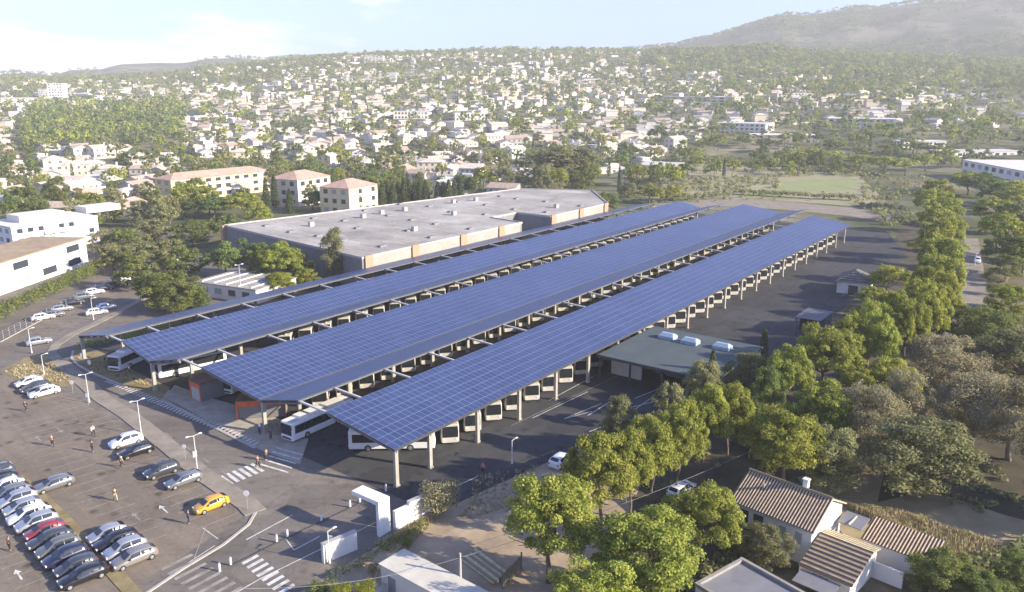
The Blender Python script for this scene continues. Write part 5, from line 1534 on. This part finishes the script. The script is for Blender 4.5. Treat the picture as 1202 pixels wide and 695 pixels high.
# the big buildings already stand there
for o in list(col.objects):
    if o.parent is None and o.get('category') in ('building', 'apartment block', 'tower block', 'office building'):
        for ch in o.children:
            if ch.name.startswith('wall'):
                bb = [Vector(c) for c in ch.bound_box]; mn = bb[0]; mx = bb[6]; ca, sa = math.cos(o.rotation_euler.z), math.sin(o.rotation_euler.z)
                nx = max(1, int((mx.x - mn.x) / 12)); ny = max(1, int((mx.y - mn.y) / 12))
                for i in range(nx + 1):
                    for j in range(ny + 1):
                        x = lerp(mn.x, mx.x, i / nx); y = lerp(mn.y, mx.y, j / ny)
                        occupy(o.location.x + x * ca - y * sa, o.location.y + x * sa + y * ca, 9)
    elif o.parent is None and o.get('category') in ('tree',): occupy(o.location.x, o.location.y, 4)
for u in range(-225, -140, 9):
    for v in range(130, 290, 9):
        if u < -147 - max(0, v - 255) * .8 and v < 285 + (u + 172) * .46 and u > -220 + (v - 141) * .15: occupy(*w(u, v), 8)
houses = []; trees = []
def wild():
    r = math.sqrt(rng.uniform(290 ** 2, R1 ** 2)); a = R(rng.uniform(-43, 43)); return r * math.sin(a), r * math.cos(a)
for _ in range(36000):
    x, y = wild(); z = terr(x, y); px, py = proj(x, y, z)
    if not (-330 < px < 1500) or py > interp(px, HYMAX): continue
    r_ = math.hypot(x, y)
    if rng.random() > hdens(px, py) * lerp(.8, .42, smooth(800, 1800, r_)): continue
    rad = rng.uniform(6.5, 9.5)
    if not free(x, y, rad * .95): continue
    occupy(x, y, rad); houses.append((x, y, z, px, py))
    if len(houses) >= 1700: break
for _ in range(150000):
    x, y = wild(); z = terr(x, y); px, py = proj(x, y, z)
    if not (-330 < px < 1500) or py > interp(px, TYMAX): continue
    if rng.random() > tdens(px, py) * .62: continue
    rad = rng.uniform(3.2, 6.4) * (1.15 if tdens(px, py) > 1.4 else 1)
    if not free(x, y, rad * .55): continue
    occupy(x, y, rad * .42); trees.append((x, y, z, px, py, rad))
    if len(trees) >= 9500: break
houses.sort(key=lambda h: h[0] ** 2 + h[1] ** 2); trees.sort(key=lambda h: h[0] ** 2 + h[1] ** 2 - (h[5] * 30) ** 2)

STREET = noise.fractal
def house_rot(x, y): return R(20) + noise.noise(Vector((x * .004, y * .004, 7))) * 1.6 + rng.choice((0, math.pi / 2)) + rng.uniform(-.1, .1)
HK = []
def house_kind(i):
    """one prototype; near ones carry windows, door and chimney"""
    r_ = random.Random(100 + i)
    L = r_.uniform(11, 16); D = r_.uniform(8.5, 11); He = r_.choice((3.0, 3.2, 3.2, 5.6)); rise = D / 2 * .34
    wallname, wm = r_.choice((('white', 'palewall'), ('white', 'offwhite'), ('cream', 'creamwall'), ('pale', 'palewall'), ('grey', 'greyhouse')))
    rk = ('gable', 'gable', 'hip', 'wing', 'flat', 'gable')[i % 6]
    rn, rm = {'flat': ('flat', 'roofflat')}.get(rk, (('terracotta', 'rooftile'), ('beige', 'roofpale'), ('beige', 'roofpale'))[i % 3])
    t = thing('house', 'house', 'house')
    if rk in ('gable', 'wing'):
        gable_house(t, L, D, He, He + rise, M[wm], M[rm], .4, .2)
        if rk == 'wing':
            mb = MB(); mb.box((L / 2 + 2.2, .5, 1.4), (4.4, D * .6, 2.8)); mb.build('garage', M[wm], t)
            mb = MB(); mb.slab((L / 2 - .1, -D * .32, 3.0), (L / 2 + 4.8, -D * .32, 2.7), (L / 2 + 4.8, D * .42, 2.7), (L / 2 - .1, D * .42, 3.0), .18); mb.build('garage_roof', M[rm], t)
    else:
        mb = MB(); mb.box((0, 0, He / 2), (L, D, He)); mb.build('wall', M[wm], t)
        if rk == 'hip':
            mb = MB(); mb.loft([[(-L / 2 - .4, -D / 2 - .4, He), (L / 2 + .4, -D / 2 - .4, He), (L / 2 + .4, D / 2 + .4, He), (-L / 2 - .4, D / 2 + .4, He)],
                                [(-L / 2 + D / 2, -.1, He + rise), (L / 2 - D / 2, -.1, He + rise), (L / 2 - D / 2, .1, He + rise), (-L / 2 + D / 2, .1, He + rise)]]); mb.build('roof', M[rm], t)
        else:
            mb = MB(); mb.box((0, 0, He + .15), (L + .3, D + .3, .3)); mb.build('roof', M[rm], t)
            mb = MB(); mb.box((L * .15, D * .1, He + 1.2), (L * .4, D * .5, 1.9)); mb.build('upper_room', M[wm], t)
    for f in range(2 if He > 5 else 1):
        wins(t, [(-L / 2 + .6, -D / 2), (L / 2 - .6, -D / 2)], f * 2.8 + 1.0, f * 2.8 + 2.2, 4, .02, m='townwindow', pad=.33)
        wins(t, [(L / 2, -D / 2 + .6), (L / 2, D / 2 - .6)], f * 2.8 + 1.0, f * 2.8 + 2.2, 2, .02, m='townwindow', pad=.36)
        wins(t, [(-L / 2, D / 2 - .6), (-L / 2, -D / 2 + .6)], f * 2.8 + 1.0, f * 2.8 + 2.2, 2, .02, m='townwindow', pad=.36)
    if rk != 'flat':
        mb = MB(); mb.box((L * .25, D * .2, He + rise + .1), (.7, .7, 1.6)); mb.build('chimney', M[wm], t)
    # the prototype's plinth reaches below the slope
    for ch in t.children:
        if ch.name.split('.')[0] == 'wall':
            for v in ch.data.vertices:
                if v.co.z < .01: v.co.z = -2.5
    return t, f'{wallname} house, {rn} roof', ('storeys' if He > 5 else 'low')
protos = [house_kind(i) for i in range(14)]
fresh = set(); batch = []
far_parts = {}
houses.sort(key=lambda h: (not -25 < h[3] < 1227, h[0] ** 2 + h[1] ** 2))
for n_, (x, y, z, px, py) in enumerate(houses):
    i = rng.randrange(14); t, desc, st = protos[i]
    if n_ < 290:
        near_ = n_ < 110
        if i not in fresh: o = t; fresh.add(i)
        elif near_: o = copy_tree(t)
        else:
            o = t.copy(); col.objects.link(o)
            for ch in t.children:
                if ch.name.split('.')[0] in ('wall', 'roof', 'garage', 'upper_room'):
                    c_ = ch.copy(); col.objects.link(c_); c_.parent = o
        o.location = (x, y, z - .1); o.rotation_euler.z = house_rot(x, y); k_ = 1.22 if n_ < 170 else 1.0; o.scale = (k_ * rng.uniform(.75, 1.12), k_ * rng.uniform(.78, 1.05), k_ * rng.uniform(.85, 1.05))
        d = ('tall ' if st == 'storeys' else 'low ') + desc
        batch.append((o, d + ', ' + zone(px, py), px))
    else: far_parts.setdefault(i, []).append((x, y, z))
def rank(batch, group, tail='from left'):
    by = {}
    for o, base, px in batch: by.setdefault(base, []).append((px, o))
    for base, L_ in by.items():
        L_.sort(key=lambda q: q[0])
        for i, (_, o) in enumerate(L_):
            o['label'] = base if len(L_) == 1 else f'{base}, {ordinal(i + 1)} {tail}'
            o['group'] = group
rank(batch, 'houses of the town')
# the rest of the town, too small and too many to tell apart
mbw, mbr = MB(), MB()
for i, L_ in far_parts.items():
    for x, y, z in L_:
        L2, D2, H2 = rng.choice((9, 11, 12, 14, 22)) * rng.uniform(.9, 1.15), rng.uniform(7, 10), rng.choice((3.2, 3.4, 5.6)); a = house_rot(x, y); ca, sa = math.cos(a), math.sin(a)
        mbw.box((x, y, z + H2 / 2 - 1), (L2, D2, H2 + 2), a, mi=rng.randrange(3))
        T = lambda u, v, q: (x + u * ca - v * sa, y + u * sa + v * ca, z + q)
        h, d, k = L2 / 2 + .4, D2 / 2 + .4, rng.choice((.2, 1.6, 1.7)); m_ = rng.randrange(3)
        mbr.add([T(-h, -d, H2), T(h, -d, H2), T(h, d, H2), T(-h, d, H2), T(-h * .8, 0, H2 + k), T(h * .8, 0, H2 + k)], [(0, 1, 5, 4), (2, 3, 4, 5), (1, 2, 5), (3, 0, 4), (3, 2, 1, 0)], m_)
far_root = mbw.build('distant_houses', [M['palewall'], M['offwhite'], M['creamwall']]); tag(far_root, kind='stuff')
o = mbr.build('distant_roofs', [M['roofpale'], M['roofflat'], M['rooftile']]); tag(o, kind='stuff')

# trees: nearest as things, the rest as woodland
batch = []; cnt = {}
LIM = {'pine_tree': 205, 'broadleaf_tree': 225, 'cypress_tree': 60}
wood = {}
for x, y, z, px, py, rad in trees:
    q = rng.random()
    grove = tdens(px, py) > 1.4
    kd = ('pine' if q < .25 else 'darkpine' if q < .62 else 'broad' if q < .85 else 'olive') if grove else ('darkpine' if q < .26 else 'pine' if q < .38 else 'broad' if q < .62 else 'olive' if q < .88 else 'cypress' if q < .94 else 'yellowbroad')
    H = rad * 2.05 * rng.uniform(.9, 1.25); 
    if kd == 'cypress': H = rng.uniform(8, 13); rad = 1.2
    nm = TNAME[kd]
    if cnt.get(nm, 0) < LIM[nm] and -25 < px < 1227:
        cnt[nm] = cnt.get(nm, 0) + 1
        det = 1 if math.hypot(x, y) > 420 else 2
        o = tree(kd, x, y, z - .2, H, rad, '', det, None, rng)
        look = {'darkpine': 'dark green pine', 'pine': 'bright green pine', 'broad': 'mid green leafy tree', 'olive': 'grey-olive tree', 'cypress': 'slim dark cypress', 'yellowbroad': 'yellow-green tree'}[kd]
        batch.append((o, look + (' tall' if False else '') + ', ' + zone(px, py), px))
    else: wood.setdefault(kd, []).append((x, y, z, H, rad))
rank(batch, 'trees among the houses')
import array
wv = []; wf = []; wm_ = []
KM = ['darkpine', 'pine', 'broad', 'olive', 'cypress', 'yellowbroad']
small = {}
for kd in KM:
    small[kd] = [crown_mesh(SHAPE.get(kd, kd), 300 + s, 0) for s in range(4)]
def to_wood(kd, x, y, z, H, rad):
    nat = {'pine': .5, 'broad': .47, 'cypress': .13}[SHAPE.get(kd, kd)]; k = rad / nat; a = rng.uniform(0, 6.28); ca, sa = math.cos(a) * k, math.sin(a) * k
    c = rng.choice(small[kd]); o = len(wv); mi = KM.index(kd)
    for (p, q, r) in c.v: wv.append((x + p * ca - q * sa, y + p * sa + q * ca, z + r * H))
    for f in c.f: wf.append((f[0] + o, f[1] + o, f[2] + o, f[3] + o)); wm_.append(mi)
for kd, L_ in wood.items():
    for (x, y, z, H, rad) in L_: to_wood(kd, x, y, z, H, rad)
# forest on the far hills
n_ = 0
for _ in range(40000):
    r_ = math.sqrt(rng.uniform(1500 ** 2, 2900 ** 2)); a = R(rng.uniform(-43, 43)); x, y = r_ * math.sin(a), r_ * math.cos(a); z = terr(x, y); px, py = proj(x, y, z)
    if not (-330 < px < 1500): continue
    if r_ < R1 and px < 760: continue
    d = .5 + .9 * noise.fractal(Vector((x * .0022, y * .0022, 0)), 1, 2, 4) + (.35 if px > 800 and r_ < 2300 else -.15)
    if rng.random() > d: continue
    rad = rng.uniform(4, 8); to_wood('darkpine' if rng.random() < .7 else 'broad', x, y, z - .5, rad * 1.7, rad); n_ += 1
    if n_ > 11000: break
me = bpy.data.meshes.new('woodland'); me.from_pydata(wv, [], wf)
for kd in KM: me.materials.append(M[LEAFM[kd]])
me.polygons.foreach_set('material_index', wm_); me.update()
o = bpy.data.objects.new('woodland', me); col.objects.link(o); tag(o, kind='stuff')

# scrub below the trees of the valley floor, one mass
mb = MB(); q = random.Random(8)
def scrub(poly, n, s0, s1):
    P = [Vector((*g(*p), 0)) for p in poly]
    for _ in range(n):
        a, b = q.random(), q.random(); p = P[0].lerp(P[1], a).lerp(P[3].lerp(P[2], a), b); s = q.uniform(s0, s1)
        leaf_quads(mb, (p.x, p.y, s * .4), (s, s, s * .7), 26, .22 * s + .08, q, shell=.6)
scrub([(705, 232), (800, 205), (830, 215), (760, 248)], 60, 1, 2.4); scrub([(800, 182), (930, 176), (960, 192), (820, 196)], 90, 1.5, 4); scrub([(1000, 236), (1050, 240), (1085, 262), (1040, 268)], 60, 1, 2.2)
scrub([(790, 212), (910, 206), (915, 222), (780, 228)], 130, .8, 2.6); scrub([(905, 198), (1040, 200), (1040, 208), (915, 207)], 110, 1, 3); scrub([(1010, 206), (1090, 206), (1080, 236), (1015, 236)], 90, .8, 2.4); scrub([(860, 190), (960, 190), (960, 200), (860, 204)], 60, 1, 3)
scrub([(800, 228), (1000, 226), (1010, 236), (800, 238)], 60, .6, 1.4)
scrub([(870, 640), (905, 660), (840, 700), (780, 690)], 70, .3, .8); scrub([(1090, 560), (1230, 540), (1230, 600), (1120, 600)], 40, .3, .8); scrub([(1080, 670), (1220, 640), (1230, 700), (1100, 700)], 90, .6, 1.5)
scrub([(700, 560), (880, 470), (900, 520), (740, 600)], 40, .3, .7); scrub([(990, 590), (1090, 610), (1200, 655), (1110, 650)], 60, .3, .7)
scrub([(870, 540), (1000, 430), (1090, 440), (1000, 560)], 90, .6, 1.8); scrub([(1090, 400), (1240, 360), (1240, 470), (1120, 500)], 90, .6, 2.0)
tag(mb.build('undergrowth', M['olive']), kind='stuff')

# ------------------------------------------------------------------ air
HAZE = True
if HAZE:
    mb = MB(); mb.box((0, 860, 235), (6000, 4860, 474))
    o = mb.build('haze', bpy.data.materials.new('haze_air')); tag(o, kind='stuff')
    m = o.data.materials[0]; m.use_nodes = True; nt = m.node_tree; nt.nodes.remove(nt.nodes['Principled BSDF'])
    pv = nt.nodes.new('ShaderNodeVolumePrincipled'); pv.inputs['Density'].default_value = .00022; pv.inputs['Color'].default_value = (.96, .965, .95, 1); pv.inputs['Anisotropy'].default_value = 0.0
    nt.links.new(pv.outputs['Volume'], nt.nodes['Material Output'].inputs['Volume'])

# ------------------------------------------------------------------ light, sky, camera
SAZ, SEL = R(108), R(22.5)
wd = bpy.data.worlds.new('World'); sc.world = wd; wd.use_nodes = True
nt = wd.node_tree; n = nt.nodes; L = nt.links; bg = n['Background']
sky = n.new('ShaderNodeTexSky'); sky.sky_type = 'NISHITA'; sky.sun_disc = False; sky.sun_elevation = SEL; sky.sun_rotation = SAZ; sky.altitude = 150; sky.air_density = 1.0; sky.dust_density = 1.2; sky.ozone_density = 1.2
tc = n.new('ShaderNodeTexCoord'); mp = n.new('ShaderNodeMapping'); mp.inputs['Scale'].default_value = (1, 1, 4.2); L.new(tc.outputs['Generated'], mp.inputs['Vector'])
nz = n.new('ShaderNodeTexNoise'); nz.inputs['Scale'].default_value = 5.5; nz.inputs['Detail'].default_value = 9; nz.inputs['Roughness'].default_value = .55; L.new(mp.outputs['Vector'], nz.inputs['Vector'])
sp = n.new('ShaderNodeSeparateXYZ'); L.new(tc.outputs['Generated'], sp.inputs[0])
def mr(src, a, b, c, d):
    q = n.new('ShaderNodeMapRange'); q.inputs['From Min'].default_value = a; q.inputs['From Max'].default_value = b; q.inputs['To Min'].default_value = c; q.inputs['To Max'].default_value = d; q.interpolation_type = 'SMOOTHSTEP'
    L.new(src, q.inputs['Value']); return q.outputs[0]
def mth(op, a, b):
    q = n.new('ShaderNodeMath'); q.operation = op; q.use_clamp = True
    for i, x in enumerate((a, b)):
        if isinstance(x, (int, float)): q.inputs[i].default_value = x
        else: L.new(x, q.inputs[i])
    return q.outputs[0]
# a low cloud bank: more cloud towards the horizon and towards the west
low = mr(sp.outputs[2], .0, .12, .2, -.08)
west = mr(sp.outputs[0], -.6, .35, .08, -.14)
q = n.new('ShaderNodeMath'); q.operation = 'ADD'; L.new(nz.outputs['Fac'], q.inputs[0]); L.new(low, q.inputs[1])
q2 = n.new('ShaderNodeMath'); q2.operation = 'ADD'; L.new(q.outputs[0], q2.inputs[0]); L.new(west, q2.inputs[1])
cl = mr(q2.outputs[0], .56, .72, 0, .95)
mx = n.new('ShaderNodeMix'); mx.data_type = 'RGBA'; L.new(cl, mx.inputs['Factor']); tint = n.new('ShaderNodeMix'); tint.data_type = 'RGBA'; tint.blend_type = 'MULTIPLY'; tint.inputs['Factor'].default_value = 1; tint.inputs['B'].default_value = (.92, 1.2, 2.15, 1); L.new(sky.outputs['Color'], tint.inputs['A']); L.new(tint.outputs['Result'], mx.inputs['A']); mx.inputs['B'].default_value = (7.6, 8.0, 8.8, 1)
L.new(mx.outputs['Result'], bg.inputs['Color']); bg.inputs['Strength'].default_value = .056
sd = bpy.data.lights.new('sun', 'SUN'); sd.energy = 5.0; sd.angle = R(.53); sd.color = (1, .88, .7)
so = bpy.data.objects.new('sun', sd); col.objects.link(so)
dirv = Vector((math.sin(SAZ) * math.cos(SEL), math.cos(SAZ) * math.cos(SEL), math.sin(SEL)))
so.rotation_euler = dirv.to_track_quat('Z', 'Y').to_euler(); so.location = (200, -200, 200)
cd = bpy.data.cameras.new('camera'); cam = bpy.data.objects.new('camera', cd); col.objects.link(cam)
cam.location = (0, 0, CAMH); cam.rotation_euler = (math.pi / 2 - PIT, 0, 0); cd.sensor_width = 36; cd.lens = F / 1202 * 36; cd.clip_end = 20000; cd.clip_start = .5
sc.camera = cam
vs = sc.view_settings; vs.view_transform = 'Standard'; vs.look = 'None'; vs.gamma = 1; vs.exposure = 1.42
sc.cycles.use_denoising = True; sc.cycles.max_bounces = 5; sc.cycles.diffuse_bounces = 2; sc.cycles.glossy_bounces = 2; sc.cycles.transmission_bounces = 2; sc.cycles.volume_bounces = 0; sc.cycles.transparent_max_bounces = 4
# prototypes that were never placed
for t, _, _ in [p for i, p in enumerate(protos) if i not in fresh]:
    for ch in list(t.children): bpy.data.objects.remove(ch)
    bpy.data.objects.remove(t)
